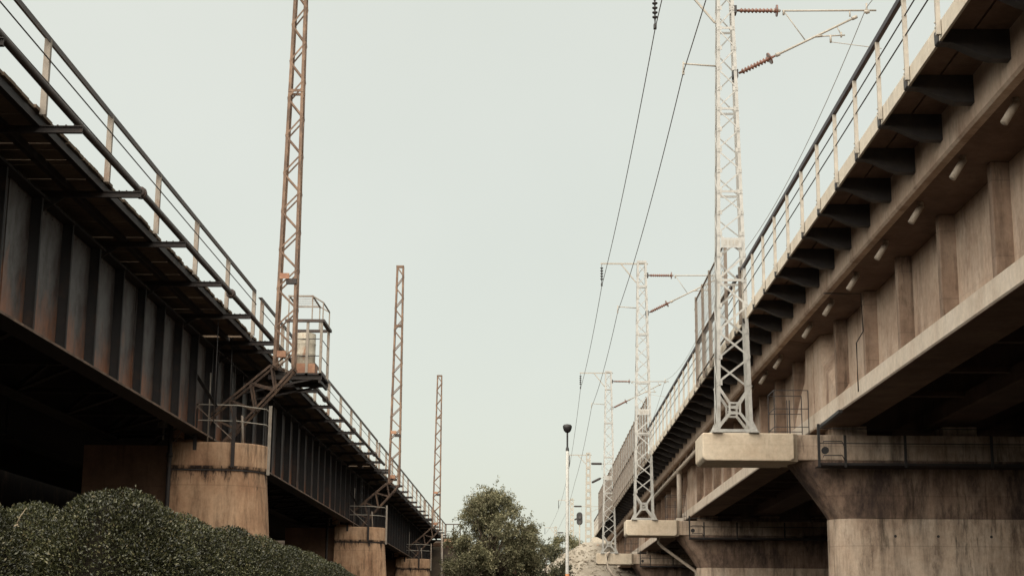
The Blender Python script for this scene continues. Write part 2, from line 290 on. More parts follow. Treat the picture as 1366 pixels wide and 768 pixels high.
# ------------------------------------------------------------------ LEFT steel viaduct
XW = -8.06          # web plane of the outer girder
def left_span(L, npost, y0, label, first=None):
    root = empty('steel_girder_span', (-8, y0, 6.08), label, 'bridge', 'spans of the steel girder viaduct')
    ox, oy, oz = 8, 0, -6.08            # local = world + this (y is already local)
    def W(b): b.v = [(x+ox, y+oy, z+oz) for x, y, z in b.v]; return b
    g = MB().box(XW-.02, XW, .1, L-.1, 6.12, 8.30)
    for k in range(int((L-.2)/8)+1):      # riveted splice covers
        y = .6+k*8; g.box(XW, XW+.02, y, y+.36, 6.12, 8.30)
    girder = W(g).build('outer_girder', 'steel_web', root)
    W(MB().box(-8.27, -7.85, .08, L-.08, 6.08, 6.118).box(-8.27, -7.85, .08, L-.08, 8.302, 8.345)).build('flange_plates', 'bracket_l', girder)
    W(MB().box(-7.849, -7.842, .08, L-.08, 6.078, 6.12)).build('flange_edge', 'rust_mast', girder)  # thin lighter strip painting the lit rim of the flange
    st = MB()
    st.box(0, .185, -.008, .008, 0, 2.176); st.box(.165, .185, -.035, .035, 0.002, 2.17)
    sm = None; n = int(L/1.745)
    for k in range(n+1):
        y = .35+k*(L-.7)/n
        loc = (XW+ox, y, 6.122+oz)
        if sm is None: sm = st.build('stiffener', 'steel_stiff', girder, 0, loc)
        else: inst(sm, girder, loc)
    # rivet rows on web along the flanges
    rv = MB()
    for k in range(int(L/.35)):
        for z in (6.20, 8.22):
            y = .3+k*.35; rv.box(XW, XW+.014, y-.012, y+.012, z-.012, z+.012)
    W(rv).build('rivets', 'steel_web', girder)
    g2 = MB().box(-10.42, -10.40, .1, L-.1, 6.12, 8.30); g2.box(-10.6, -10.2, .08, L-.08, 6.08, 6.118); g2.box(-10.6, -10.2, .08, L-.08, 8.302, 8.345)
    g2.box(-13.02, -13.0, .1, L-.1, 6.12, 8.30); g2.box(-13.2, -12.8, .08, L-.08, 6.08, 6.118)
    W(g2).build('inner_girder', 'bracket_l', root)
    cf = MB()
    for k in range(int(L/3.5)+1):
        y = .4+k*(L-.8)/int(L/3.5)
        cf.bar((-8.1, y, 6.25), (-10.38, y, 8.15), .09); cf.bar((-8.1, y, 8.15), (-10.38, y, 6.25), .09)
        cf.bar((-8.1, y, 6.2), (-10.38, y, 6.2), .1)
        if k < int(L/3.5): cf.bar((-8.1, y, 6.17), (-10.38, y+3.4, 6.17), .1, .05)
    W(cf).build('cross_bracing', 'bracket_l', root)
    dk = MB().box(-23.8, -8.28, .05, L-.05, 8.36, 8.62); dk.box(-23.8, -8.4, .05, L-.05, 8.624, 9.0)  # deck widened to the added wall to keep side light out below
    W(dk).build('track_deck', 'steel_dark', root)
    # walkway: boards laid across, uneven ends and open joints
    bd = MB(); y = .06
    while y < L-.3:
        w = random.choice((.24, .26, .28, .30)); e = random.choice((-.03, 0, 0, .01, .02))+random.uniform(-.008, .008); d = random.uniform(-.008, .008)
        bd.box(-8.26, -6.99+e, y, min(y+w, L-.05), 8.655+d, 8.705+d)
        y += w+random.choice((.004, .006, .008, .012, .03))
    W(bd).build('walkway_boards', 'wood', root)
    sr = MB()
    for x in (-7.05, -7.6): sr.box(x-.03, x+.03, .06, L-.06, 8.50, 8.64); sr.box(x-.05, x+.05, .061, L-.061, 8.50, 8.512)
    W(sr).build('walkway_stringers', 'steel_dark', root)
    ys = [y for y in [(.85+k*3.42) for k in range(npost)]]
    ys = ys+[L-.35]
    arm = MB(); arm.box(0, 1.66, -.035, .035, .075, .09); arm.box(0, 1.66, -.006, .006, 0, .075); arm.box(0, 1.66, -.035, .035, -.014, 0)
    arm.prism([(.02, -.016), (.02, -.25), (.08, -.25), (.42, -.016)], -.01, .01)
    for k in range(3): arm.tube((1.3+k*.12, 0, .09), (1.3+k*.12, 0, .11), .014, 6)
    am = None
    post = MB().box(-.045, .045, -.03, -.018, 0, 1.14); post.box(-.045, -.032, -.018, .05, 0, 1.14); post.box(.032, .045, -.018, .05, 0, 1.14)
    for z in (.46, .80): post.tube((.045, 0, z), (.062, 0, z), .022, 6)
    pm = None
    for y in ys:
        l1 = (XW+ox, y+.16, 8.42+oz); l2 = (-6.93+ox, y, 8.62+oz)
        if am is None: am = arm.build('walkway_bracket', 'steel_dark', root, 0, l1); pm = post.build('railing_post', 'post_l', root, .004, l2)
        else: inst(am, root, l1); inst(pm, root, l2)
    hr = MB().box(-6.985, -6.885, ys[0]-.3, L-.3, 9.765, 9.778); hr.box(-6.897, -6.885, ys[0]-.3, L-.3, 9.69, 9.765)
    W(hr).build('handrail', 'rail_l', root)
    for z in (9.42, 9.08):
        W(MB().tube((-6.875, ys[0]-.3, z), (-6.875, L-.3, z), .011, 6)).build('mid_rail', 'rod', root)
    return root
sL = left_span(32, 9, 6.6, 'nearest span of the dark steel girder viaduct, filling the left edge of the view', None)
tag(MB().box(-26, -24, -60, 128, 0, 9.2).build('light_blocking_wall', 'wall_dark'), 'dark added wall keeping side light out from under the left viaduct', 'wall')  # added wall, blocks light from the open side under the deck
tag(MB().box(26, 28, -60, 136, 0, 9.4).build('light_blocking_wall', 'wall_dark'), 'dark added wall keeping side light out from under the right viaduct', 'wall')  # same added light blocker on the right-hand side
cL = [(-25.4, 'steel girder span of the left viaduct behind the camera position'), (38.6, 'second steel girder span of the left viaduct, between the two largest brown piers'),
      (70.6, 'third steel girder span of the left viaduct, behind the middle rusty mast')]
for y, lb in cL:
    o = copy_tree(sL); o.location.y = y; o['label'] = lb
left_span(25.4, 7, 102.6, 'last steel girder span of the left viaduct, ending beside the leafy tree')

# service pipe along the left walkway
t_ = empty('service_pipe', (-6.56, 6, 8.6), 'long dark service pipe lying on the bracket arms outside the left walkway railing', 'pipe')
b = MB(); pts = [(0, y, .055+.012*math.sin(y*.7)+.0*y) for y in range(0, 66, 2)]
b.path(pts, .052, 8).build('pipe_run', 'rail_l', t_)
for y in (3.2, 11.3, 19.2, 27.3, 35.3, 43.4, 51.4, 59.5):
    MB().tube((0, y, .055), (0, y+.22, .055), .085, 10).tube((0, y+.08, .055), (0, y+.14, .055), .105, 10).build('coupling', 'rail_l', t_)

# left piers
def left_pier(yc, label):
    t = empty('brown_concrete_pier', (-9, yc, 0), label, 'bridge pier', 'brown piers of the steel viaduct')
    def stadium(xn, r, xe=-8.62, n=14):
        xc = xn-r
        pts = [(xc+r*math.cos(a), r*math.sin(a)) for a in [-math.pi/2+math.pi*i/n for i in range(n+1)]]
        return [(x+9, y) for x, y in pts]+[(xe+9, r), (xe+9, -r)]
    def loft(profs):
        b = MB(); n = len(profs[0][1]); vs = []
        for z, p in profs: vs += [(x, y, z) for x, y in p]
        fs = [(i*n+k, i*n+(k+1)%n, (i+1)*n+(k+1)%n, (i+1)*n+k) for i in range(len(profs)-1) for k in range(n)]
        fs += [tuple(range(n))[::-1], tuple(range((len(profs)-1)*n, len(profs)*n))]
        return b.add(vs, fs)
    sh = loft([(0, stadium(-6.02, 1.34)), (2.6, stadium(-6.30, 1.16)), (5.26, stadium(-6.50, 1.04))]).build('pier_shaft', 'conc_l', t)
    loft([(5.262, stadium(-6.46, 1.09)), (5.36, stadium(-6.44, 1.11)), (5.9, stadium(-6.44, 1.11))]).build('pier_cap', 'conc_l', t, .03)
    loft([(5.225, stadium(-6.475, 1.075)), (5.262, stadium(-6.475, 1.075))]).build('drip_groove', 'steel_dark', t)
    loft([(5.9, stadium(-8.0, .55)), (6.02, stadium(-8.0, .55))]).build('bearing_plinth', 'conc_l', t)
    MB().box(-1.85, .40, -.62, .62, 0, 5.86).build('pier_web', 'conc_abut', t)  # recessed block, dark in colour for the shade under the girder
    # railing around the nose
    b = MB()
    pp = [(-8.7, -1.0), (-7.9, -1.08), (-7.1, -.95), (-6.52, -.25), (-6.52, .4)]
    for z in (6.42, 6.80): b.path([(x+9, y, z) for x, y in pp], .014, 5)
    b.build('nose_rail', 'galv', t)
    c = MB(); c.bar((.45, -1.1, 5.9), (1.0, -1.12, 6.8), .025).bar((.9, -1.13, 6.8), (1.85, -1.1, 5.95), .02).bar((.15, -1.0, 5.95), (.15, -1.0, 6.85), .04).box(.0, .22, -.98, -.94, 6.25, 6.6).box(.5, .66, -.96, -.92, 6.2, 6.62).tube((1.2, -.9, 5.92), (1.2, -.9, 7.6), .018, 6).tube((2.0, -.6, 5.9), (1.95, -.6, 6.6), .03, 6)
    c.build('loose_fittings', 'post_l', t)
    MB().angle((-8.1+9, -1.13, 5.7), (-8.1+9, -1.13, 6.82), .09, .012, (1,0,0), (0,1,0)).build('rail_post', 'steel_dark', t)
    MB().angle((-7.18+9, -1.14, 5.3), (-7.18+9, -1.14, 6.75), .09, .014, (1,0,0), (0,1,0)).build('rail_post', 'steel_dark', t)
    MB().angle((-6.47+9, -.2, 5.2), (-6.47+9, -.2, 6.9), .08, .012, (1,0,0), (0,1,0)).build('rail_post', 'post_l', t)
    MB().bar((-9.0+9, -1.15, 6.35), (-8.1+9, -1.1, 6.75), .03).bar((-9.0+9, -1.15, 5.98), (-8.1+9, -1.1, 6.4), .03).build('side_brace', 'rod', t)
    MB().box(-8.75+9, -8.45+9, -.9, -.5, 6.02, 6.5).build('bearing_block', 'conc_l', t)
    return t
for yc, lb in ((38.6, 'nearest brown stained round nosed pier, directly behind the clipped hedge'),
               (70.6, 'middle brown round nosed pier of the left viaduct, right of the hedge end'),
               (102.6, 'farthest and smallest brown pier of the left viaduct, near the leafy tree')):
    left_pier(yc, lb)

# downpipes, brace, ladder near first left pier
t_ = tag(MB().tube((-8.58, 37.2, 0), (-8.58, 37.2, 8.5), .055, 8).tube((-8.58, 37.2, 5.5), (-8.58, 37.2, 5.6), .075, 8).build('downpipe', 'steel_dark'),
    'dark vertical downpipe at the left side of the nearest brown pier', 'pipe')
tag(MB().tube((-8.9, 69.2, 0), (-8.9, 69.2, 8.5), .055, 8).build('downpipe', 'steel_dark'), 'dark vertical downpipe beside the middle brown pier', 'pipe')
tag(MB().tube((-6.62, 118, 3), (-6.62, 118, 8.6), .08, 8).build('downpipe', 'post_l'), 'tan vertical downpipe under the far end of the left viaduct', 'pipe')
def ladder(loc, h, label):
    t = empty('steel_ladder', loc, label, 'ladder', 'ladders on the left viaduct web')
    MB().bar((0, 0, 0), (0, 0, h), .04, .02).build('side_rail', 'rod', t); MB().bar((0, .38, 0), (0, .38, h), .04, .02).build('side_rail', 'rod', t)
    m0 = None
    for k in range(int(h/.3)):
        l = (0, 0, .2+k*.3)
        if m0 is None: m0 = MB().tube((0, 0, 0), (0, .38, 0), .012, 6).build('rung', 'rod', t, 0, l)
        else: inst(m0, t, l)
ladder((-7.78, 40.3, 5.92), 2.4, 'thin steel ladder rising from the nearest brown pier up the girder')
ladder((-7.78, 72.3, 5.92), 2.4, 'thin steel ladder rising from the middle brown pier up the girder')
for y, lb in ((36.4, 'loose dark angle iron leaning against the nearest girder beside the lattice arm'), (68.6, 'dark angle iron leaning against the girder above the middle pier')):
    tag(MB().angle((-8.3, y, 7.9), (-7.65, y+1.2, 6.75), .09, .012, (1,0,0), (0,0,1)).build('angle_iron', 'steel_stiff'), lb, 'steel bar')
tag(MB().tube((-7.45, 38.4, 6.9), (-7.45, 38.4, 8.6), .014, 6).build('hanger_rod', 'rod'), 'thin vertical rod hanging from the left walkway above the nearest lattice arm', 'rod')
tag(MB().tube((-7.25, 35.6, 6.1), (-7.25, 35.6, 8.5), .012, 6).build('hanger_rod', 'rod'), 'thin vertical rod hanging from the walkway before the nearest rusty mast', 'rod')

# left rusty lattice masts
def zig(b, c0, c1, c2, c3, n, w, wh=.8):
    pass
def left_mast(y, label):
    t = empty('rusty_lattice_mast', (-6.1, y, 5.9), label, 'mast', 'rusty lattice masts along the steel viaduct')
    z0, z1 = 1.95, 11.95
    wb, wt, db, dt = .27, .17, .20, .14
    def corner(sx, sy, z, k=None):
        f = (z-z0)/(z1-z0); return (sx*(wb+(wt-wb)*f)-.05*(1-f)+.0, sy*(db+(dt-db)*f), z)
    for sx in (-1, 1):
        for sy in (-1, 1):
            MB().angle(corner(sx, sy, z0), corner(sx, sy, z1), .075, .012, (-sx,0,0), (0,-sy,0)).build('leg', 'rust_mast', t)
    b = MB(); n = 20
    for k in range(n):
        za, zb = z0+(z1-z0)*k/n, z0+(z1-z0)*(k+1)/n; s = 1 if k % 2 else -1
        b.bar(corner(s, -1, za), corner(-s, -1, zb), .04, .012, (0,1,0)); b.bar(corner(s, 1, za), corner(-s, 1, zb), .04, .012, (0,1,0))
        b.bar(corner(-1, s, za), corner(-1, -s, zb), .04, .012, (1,0,0)); b.bar(corner(1, s, za), corner(1, -s, zb), .04, .012, (1,0,0))
    for z in (z1-.03, z0+(z1-z0)*.72): 
        for sy in (-1, 1): b.bar(corner(-1, sy, z), corner(1, sy, z), .07, .02, (0,1,0))
    b.build('lacing', 'rust_mast', t)
    # inclined lattice arm down to the pier top
    a = MB()
    for sy in (-1, 1):
        a.bar((-.36, sy*db, 2.0), (-1.85, sy*.2, .72), .06, .05); a.bar((-1.85, sy*.2, .72), (-2.1, sy*.2, .04), .07)
        a.bar((.22, sy*db, 1.95), (-.12, sy*db, 1.55), .08, .06); a.bar((-.12, sy*db, 1.55), (-1.15, sy*.2, .42), .06, .05); a.bar((-1.15, sy*.2, .42), (-1.5, sy*.2, .04), .07)
        a.bar((-.32, sy*db, 2.0), (.2, sy*db, 1.82), .05, .02)
        u = [(-.36, 2.0), (-.86, 1.57), (-1.36, 1.14), (-1.85, .72)]; d = [(.2, 1.9), (-.25, 1.41), (-.72, .9), (-1.15, .42)]
        for k in range(3):
            a.bar((u[k][0], sy*.2, u[k][1]), (d[k+1][0], sy*.2, d[k+1][1]), .045, .015, (0,1,0)); a.bar((d[k+1][0], sy*.2, d[k+1][1]), (u[k+1][0], sy*.2, u[k+1][1]), .045, .015, (0,1,0))
    for p in ((-.36, 2.0), (-1.36, 1.14), (.2, 1.9), (-.72, .9)): a.bar((p[0], -.2, p[1]), (p[0], .2, p[1]), .04)
    a.build('inclined_base_arm', 'arm_l', t)
    MB().box(-.22, .02, -.27, -.255, 4.18, 4.32).build('number_plate', 'rust_plate', t)
    MB().box(-.06, .2, -.24, -.12, 4.06, 4.19).build('step_bracket', 'steel_dark', t)
    MB().box(-.2, .02, -.36, -.24, 2.18, 2.34).build('joint_box', 'rust_plate', t)
    return t
mL = left_mast(38.55, 'tallest looking rusty lattice mast on the left, standing beside the barrel cage')
for y, lb in ((70.6, 'middle rusty lattice mast on a bent arm, its top at mid height of the view'),
              (102.6, 'farthest thin rusty lattice mast of the left viaduct, next to the tree')):
    o = copy_tree(mL); o.location.y = y; o['label'] = lb

# refuge cage with barrel, just behind the first mast
t_ = empty('refuge_cage', (-6.0, 41.3, 8.02), 'small railed steel cage platform jutting out behind the nearest rusty mast', 'platform')
MB().box(-.45, .50, -.75, .75, 0, .05).build('floor_plate', 'steel_stiff', t_)
MB().box(-.9, .5, -.7, -.62, -.12, -.005).box(-.9, .5, .62, .7, -.12, -.005).bar((.45, -.66, -.06), (-1.6, -.66, -.5), .05).bar((.45, .66, -.06), (-1.6, .66, -.5), .05).box(.42, .48, -.7, .7, -.2, -.125).build('support_frame', 'steel_dark', t_)
for x, y, h in ((.46, -.72, 1.42), (.46, .72, 1.42), (-.42, -.72, 1.42), (.1, -.72, 1.42)):
    MB().box(x-.035, x+.035, y-.03, y+.03, .0, h).build('post', 'post_l', t_)
MB().box(-.5, .54, -.78, -.68, 1.40, 1.47).box(.44, .54, -.68, .8, 1.40, 1.47).box(-.5, .44, .70, .8, 1.40, 1.47).build('handrail', 'rail_l', t_)
b = MB()
for z in (.5, .95): b.tube((-.45, -.73, z), (.46, -.73, z), .012, 5).tube((.47, -.72, z), (.47, .72, z), .012, 5)
b.build('side_rods', 'rod', t_)
b = MB()
for x, y in ((-.42, -.72), (.2, -.72), (.2, .72), (-.42, .72)): b.bar((x, y, 1.47), (x, y, 2.08), .03)
b.bar((-.45, -.72, 2.1), (.22, -.72, 2.1), .035).bar((-.45, .72, 2.1), (.22, .72, 2.1), .035).bar((.2, -.72, 2.1), (.2, .72, 2.1), .035).bar((-.42, -.72, 2.1), (-.42, .72, 2.1), .035)
b.bar((.2, -.72, 2.1), (.47, -.6, 1.95), .03).bar((.2, .72, 2.1), (.47, .7, 1.95), .03).bar((.47, -.6, 1.95), (.47, -.6, 1.45), .03).bar((.47, .7, 1.95), (.47, .7, 1.45), .03).bar((.47, -.6, 1.95), (.47, .7, 1.95), .03)
for k in range(5): b.bar((-.42, -.55+k*.28, 2.11), (.2, -.55+k*.28, 2.11), .014)
b.build('roof_frame', 'post_l', t_)
t_ = empty('barrel', (-5.98, 40.85, 8.07), 'rust streaked pale metal barrel standing inside the small cage platform', 'barrel')
MB().lathe([(0, .25), (.02, .25), (.25, .25), (.265, .27), (.265, .5), (.275, .52), (.265, .54), (.265, .78), (.275, .80), (.265, .82), (.265, 1.06), (.25, 1.08), (0, 1.09)], 20).build('drum', 'barrel', t_)
MB().box(-.3, .3, -.28, .28, 0, .25).build('stand', 'rust_plate', t_)

# left abutment end, return rail
t_ = empty('left_abutment', (-8, 128.2, 0), 'brown concrete abutment where the left viaduct ends beside the tree', 'abutment')
MB().box(-6, 2.3, 0, 3, 0, 8.3).box(1.6, 2.32, 3, 9, 0, 8.6).build('abutment_wall', 'conc_abut', t_)
MB().box(1.0, 2.35, -.6, 1.2, 8.35, 8.6).build('end_ledge', 'conc_l', t_)
b = MB()
for x in (1.15, 1.75, 2.3): b.bar((x, -.5, 8.6), (x, -.5, 9.75), .07)
b.bar((1.1, -.5, 9.75), (2.34, -.5, 9.75), .08).bar((2.3, -.5, 9.75), (2.3, 5, 9.75), .08).bar((1.1, -.5, 9.2), (2.34, -.5, 9.2), .03)
b.build('return_railing', 'rail_l', t_)

# ------------------------------------------------------------------ RIGHT concrete viaduct
def right_span(y0, label, kind='cream', L=32):
    root = empty('concrete_girder_span', (7, y0, 6.63), label, 'bridge', 'spans of the concrete girder viaduct')
    ox, oz = -7, -6.63
    def W(b): b.v = [(x+ox, y, z+oz) for x, y, z in b.v]; return b
    sec = [(7.2, 6.66), (7.23, 6.63), (8.17, 6.63), (8.2, 6.66), (8.2, 7.0), (7.95, 7.16), (7.95, 8.84), (7.48, 8.84), (7.48, 7.06), (7.2, 7.0)]
    gb = MB().prism(sec[:], .06, L-.06)
    # split the flange in the drawing: web and flange are one casting
    gir = W(gb).build('outer_girder', 'conc_r', root, .012)
    fl = MB().prism([(7.186, 6.65), (7.21, 6.624), (8.17, 6.624), (8.17, 6.64), (7.215, 6.66), (7.215, 7.0), (7.186, 7.0)], .062, L-.062)
    W(fl).build('flange_face', 'conc_flange', gir)  # lighter facing that paints the brighter light on the flange
    W(MB().box(7.216, 8.196, .064, L-.064, 6.615, 6.622)).build('flange_shade_plate', 'conc_soffit', gir)  # thin dark plate painting the shade under the flange
    # end blocks where the web thickens to the flange face
    for e in (0, 1):
        pl = [(.07, 7.0), (3.1, 7.0), (2.75, 7.28), (2.2, 7.62), (1.7, 7.86), (1.15, 8.1), (1.1, 8.84), (.07, 8.84)]
        vs = []; n = len(pl)
        for (y, z) in pl: vs.append((7.205, y, z))
        pin = [(.07, 7.0), (3.45, 7.0), (3.1, 7.4), (2.5, 7.8), (2.0, 8.1), (1.5, 8.35), (1.4, 8.84), (.07, 8.84)]
        for (y, z) in pin: vs.append((7.50, y, z))
        if e: vs = [(x, L-y, z) for x, y, z in vs]
        b = MB().add(vs, [tuple(range(n)), tuple(range(2*n-1, n-1, -1))]+[(i, i+n, (i+1)%n+n, (i+1)%n) for i in range(n)])
        W(b).build('end_block', 'conc_r', gir, .02)
    st = MB().prism([(.30, 1.82), (.30, -.02), (.02, -.04), (.0, -.03), (.0, 1.82)], -.11, .11)
    sm = None
    for k in range(9):
        loc = (7.19+ox, 16.0+(k-4)*3.24, 7.02+oz)
        if sm is None: sm = st.build('stiffener', 'conc_stiff', gir, .015, loc)
        else: inst(sm, gir, loc)
    g2 = MB().prism([(x+2.75, z) for x, z in sec], .06, L-.06)
    for k in range(8): g2.box(8.19, 9.97, 3.5+k*3.5, 3.7+k*3.5, 6.9, 7.0)
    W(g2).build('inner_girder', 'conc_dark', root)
    g3 = MB().prism([(x+5.2, z) for x, z in sec], .06, L-.06)
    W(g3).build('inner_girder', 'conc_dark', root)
    sl = MB().prism([(6.55, 8.90), (7.0, 8.845), (25.8, 8.845), (25.8, 9.5), (6.5, 9.5), (6.5, 8.90)], .03, L-.03)  # slab carried out to the added wall, shutting off side light
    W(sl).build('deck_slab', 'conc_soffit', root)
    W(MB().prism([(6.35, 8.84), (6.39, 8.80), (6.55, 8.80), (6.565, 8.92), (6.565, 9.6), (6.35, 9.6)], .02, L-.02).build if False else MB().prism([(6.35, 8.84), (6.39, 8.80), (6.52, 8.80), (6.545, 8.92), (6.545, 9.6), (6.35, 9.6)], .02, L-.02)).build('edge_beam', 'conc_r', root)
    # walkway slab in two planks per bay and its upstand
    b = MB(); nb = 18; bay = L/nb
    for k in range(nb):
        b.box(5.45, 5.87, k*bay+.006, (k+1)*bay-.006, 9.475, 9.535); b.box(5.90, 6.345, k*bay+.006, (k+1)*bay-.006, 9.475, 9.535)
    b.box(5.46, 6.34, .02, L-.02, 9.537, 9.56)
    W(b).build('walkway_planks', 'conc_soffit', root)
    b = MB()
    for k in range(nb): b.box(5.405, 5.445, k*bay+.004, (k+1)*bay-.004, 9.30, 9.555)
    W(b).build('walkway_fascia', 'conc_edge', root, .006)
    br = MB().prism([(0, .20), (0, .02), (.03, 0), (.16, .0), (.26, -.03), (.55, -.17), (.70, -.22), (1.0, -.22), (1.0, .20)], -.09, .09)
    po = MB().box(-.031, .031, -.03, .03, 0, 1.32)
    for z in (.10, .17): po.tube((-.035, 0, z), (-.05, 0, z), .014, 6)
    for z in (.68, .98): po.tube((-.036, 0, z), (.036, 0, z), .02, 6)
    bm_ = pm = None; pmat = 'post_r' if kind == 'cream' else 'post_r2'
    for k in range(nb):
        y = 1.11+k*bay; l1 = (5.385+ox, y+.22, 9.28+oz); l2 = (5.365+ox, y, 9.34+oz)
        if y+.35 > L: l1 = (l1[0], L-.12, l1[2])
        if bm_ is None:
            bm_ = br.build('walkway_bracket', 'bracket', root, .008, l1); pm = po.build('railing_post', pmat, root, .004, l2)
        else: inst(bm_, root, l1); inst(pm, root, l2)
    W(MB().box(5.33, 5.40, .3, L-.1, 10.60, 10.70)).build('handrail', 'rail_r', root, .01)
    for z in (10.02, 10.32): W(MB().tube((5.365, .3, z), (5.365, L-.1, z), .012, 6)).build('mid_rail', 'rod', root)
    # drain spouts under the slab edge
    dm = None
    for k in range(11):
        y = 2.02+k*2.74
        b = MB().tube((0, 0, .02), (0, 0, -.08), .05, 10).tube((.01, .0, -.05), (-.19, -.02, -.36), .056, 14)
        b.spin((-.19, -.02, -.36), (-.193, -.0203, -.3646), [(0, .056), (1, .05)], 14)
        loc = (6.72+ox, y, 8.87+oz)
        if dm is None: dm = b.build('drain_spout', 'pvc', root, 0, loc)
        else: inst(dm, root, loc)
    return root
sR = right_span(8, 'nearest span of the pale concrete girder viaduct, filling the upper right corner')
for c in COL.objects: pass
o = copy_tree(sR); o.location.y = -24; o['label'] = 'concrete girder span of the right viaduct behind the camera position'
o = copy_tree(sR); o.location.y = 40; o['label'] = 'second concrete girder span, starting at the nearest mast beam on the right'
o = copy_tree(sR); o.location.y = 72; o['label'] = 'third concrete girder span, carrying the long tall mesh screen'
o = copy_tree(sR); o.location.y = 104; o['label'] = 'last concrete girder span, reaching the pale stone embankment'

def screen(y0, y1, label, step=1.778, first=None):
    t = empty('mesh_screen', (5.30, y0, 9.3), label, 'fence', 'tall mesh screens on the concrete viaduct')
    b = MB(); z0, z1 = .15, 2.75
    k = 0; y = 0
    while y <= y1-y0+.001:
        b.bar((0, y, z0), (0, y, z1), .005); y += .17
    z = z0
    while z <= z1+.01:
        b.bar((0, 0, z), (0, y1-y0, z), .006); z += .14
    b.build('wire_mesh', 'mesh_wire', t)
    f = MB()
    for z in (.15, 1.35, 2.75): f.bar((-.01, 0, z), (-.01, y1-y0, z), .04)
    f.build('screen_frame', 'post_r2', t)
    pm = None; y = 0
    while y <= y1-y0+.01:
        b = MB().box(-.05, .03, -.045, .045, -.1, 2.83)
        for z in (.4, 1.0, 1.7, 2.4): b.box(-.065, -.05, -.03, .03, z, z+.06)
        if pm is None: pm = b.build('screen_post', 'post_r2', t, 0, (0, y, 0))
        else: inst(pm, t, (0, y, 0))
        y += step
    return t
screen(42.2, 42.2+4*1.95, 'short tall mesh screen on the right walkway, seen behind the nearest cream mast', 1.95)
screen(72.4, 72.4+17*1.778, 'long tall mesh screen on the right walkway beyond the second cream mast')
screen(105, 105+11*1.778, 'farthest tall mesh screen on the right walkway, above the stone slope')
tag(MB().box(5.29, 5.36, 39.6, 39.68, 9.25, 10.75).build('joint_post', 'post_r2'), 'lone brown post at the railing joint just right of the nearest cream mast', 'post')

# drain pipes along the right viaduct
t_ = empty('drain_pipe', (6.42, 56, 8.45), 'long off-white drain pipe slung under the slab edge of the second and third right spans', 'pipe')
MB().tube((0, 0, 0), (0, 44, -.1), .075, 10).build('pipe_run', 'pvc', t_)
m0 = None
for k in range(15):
    b = MB().tube((0, 0, -.0), (0, .14, 0), .095, 10).bar((0, .07, .05), (.1, .07, .42), .02)
    if m0 is None: m0 = b.build('pipe_collar', 'pvc', t_, 0, (0, 1+k*3, -.002*(1+k*3)))
    else: inst(m0, t_, (0, 1+k*3, -.002*(1+k*3)))
tag(MB().tube((6.5, 69.6, 6.4), (6.5, 69.6, 8.5), .11, 12).tube((6.5, 69.6, 8.3), (6.5, 69.6, 8.42), .125, 12).build('downspout', 'pvc'), 'thick vertical off-white downspout standing on the second mast beam', 'pipe')
b = MB().path([(5.75, 72.2, 5.68), (5.75, 72.2, 5.45), (5.95, 72.2, 5.25), (7.42, 72.2, 4.2), (7.45, 72.2, 3.9), (7.45, 72.2, 0)], .07, 10)
tag(b.build('slanting_pipe', 'pvc'), 'slanting pale pipe running down under the second mast beam to its pier', 'pipe')
b = MB().path([(5.1, 102.85, 6.45), (4.9, 102.85, 6.4), (4.9, 102.85, 5.5), (5.2, 102.85, 5.1), (6.9, 102.85, 3.6), (7.3, 102.85, 3.2), (7.3, 102.85, 0)], .09, 10)
tag(b.build('slanting_pipe', 'pvc'), 'white bent pipe hooked over the third mast beam and slanting to its pier', 'pipe')
b = MB().path([(6.33, 33.6, 8.78), (7.14, 33.6, 8.78), (7.16, 33.6, 7.95), (7.17, 34.4, 7.84), (7.17, 34.4, 6.75)], .013, 6)
tag(b.build('cable_conduit', 'black'), 'thin black cable conduit bent across the nearest concrete girder', 'cable')
tag(MB().bar((7.1, 36.1, 6.55), (7.1, 38.7, 6.5), .09, .07).build('support_angle', 'black'), 'black steel angle under the girder end at the nearest mast beam', 'steel bar')

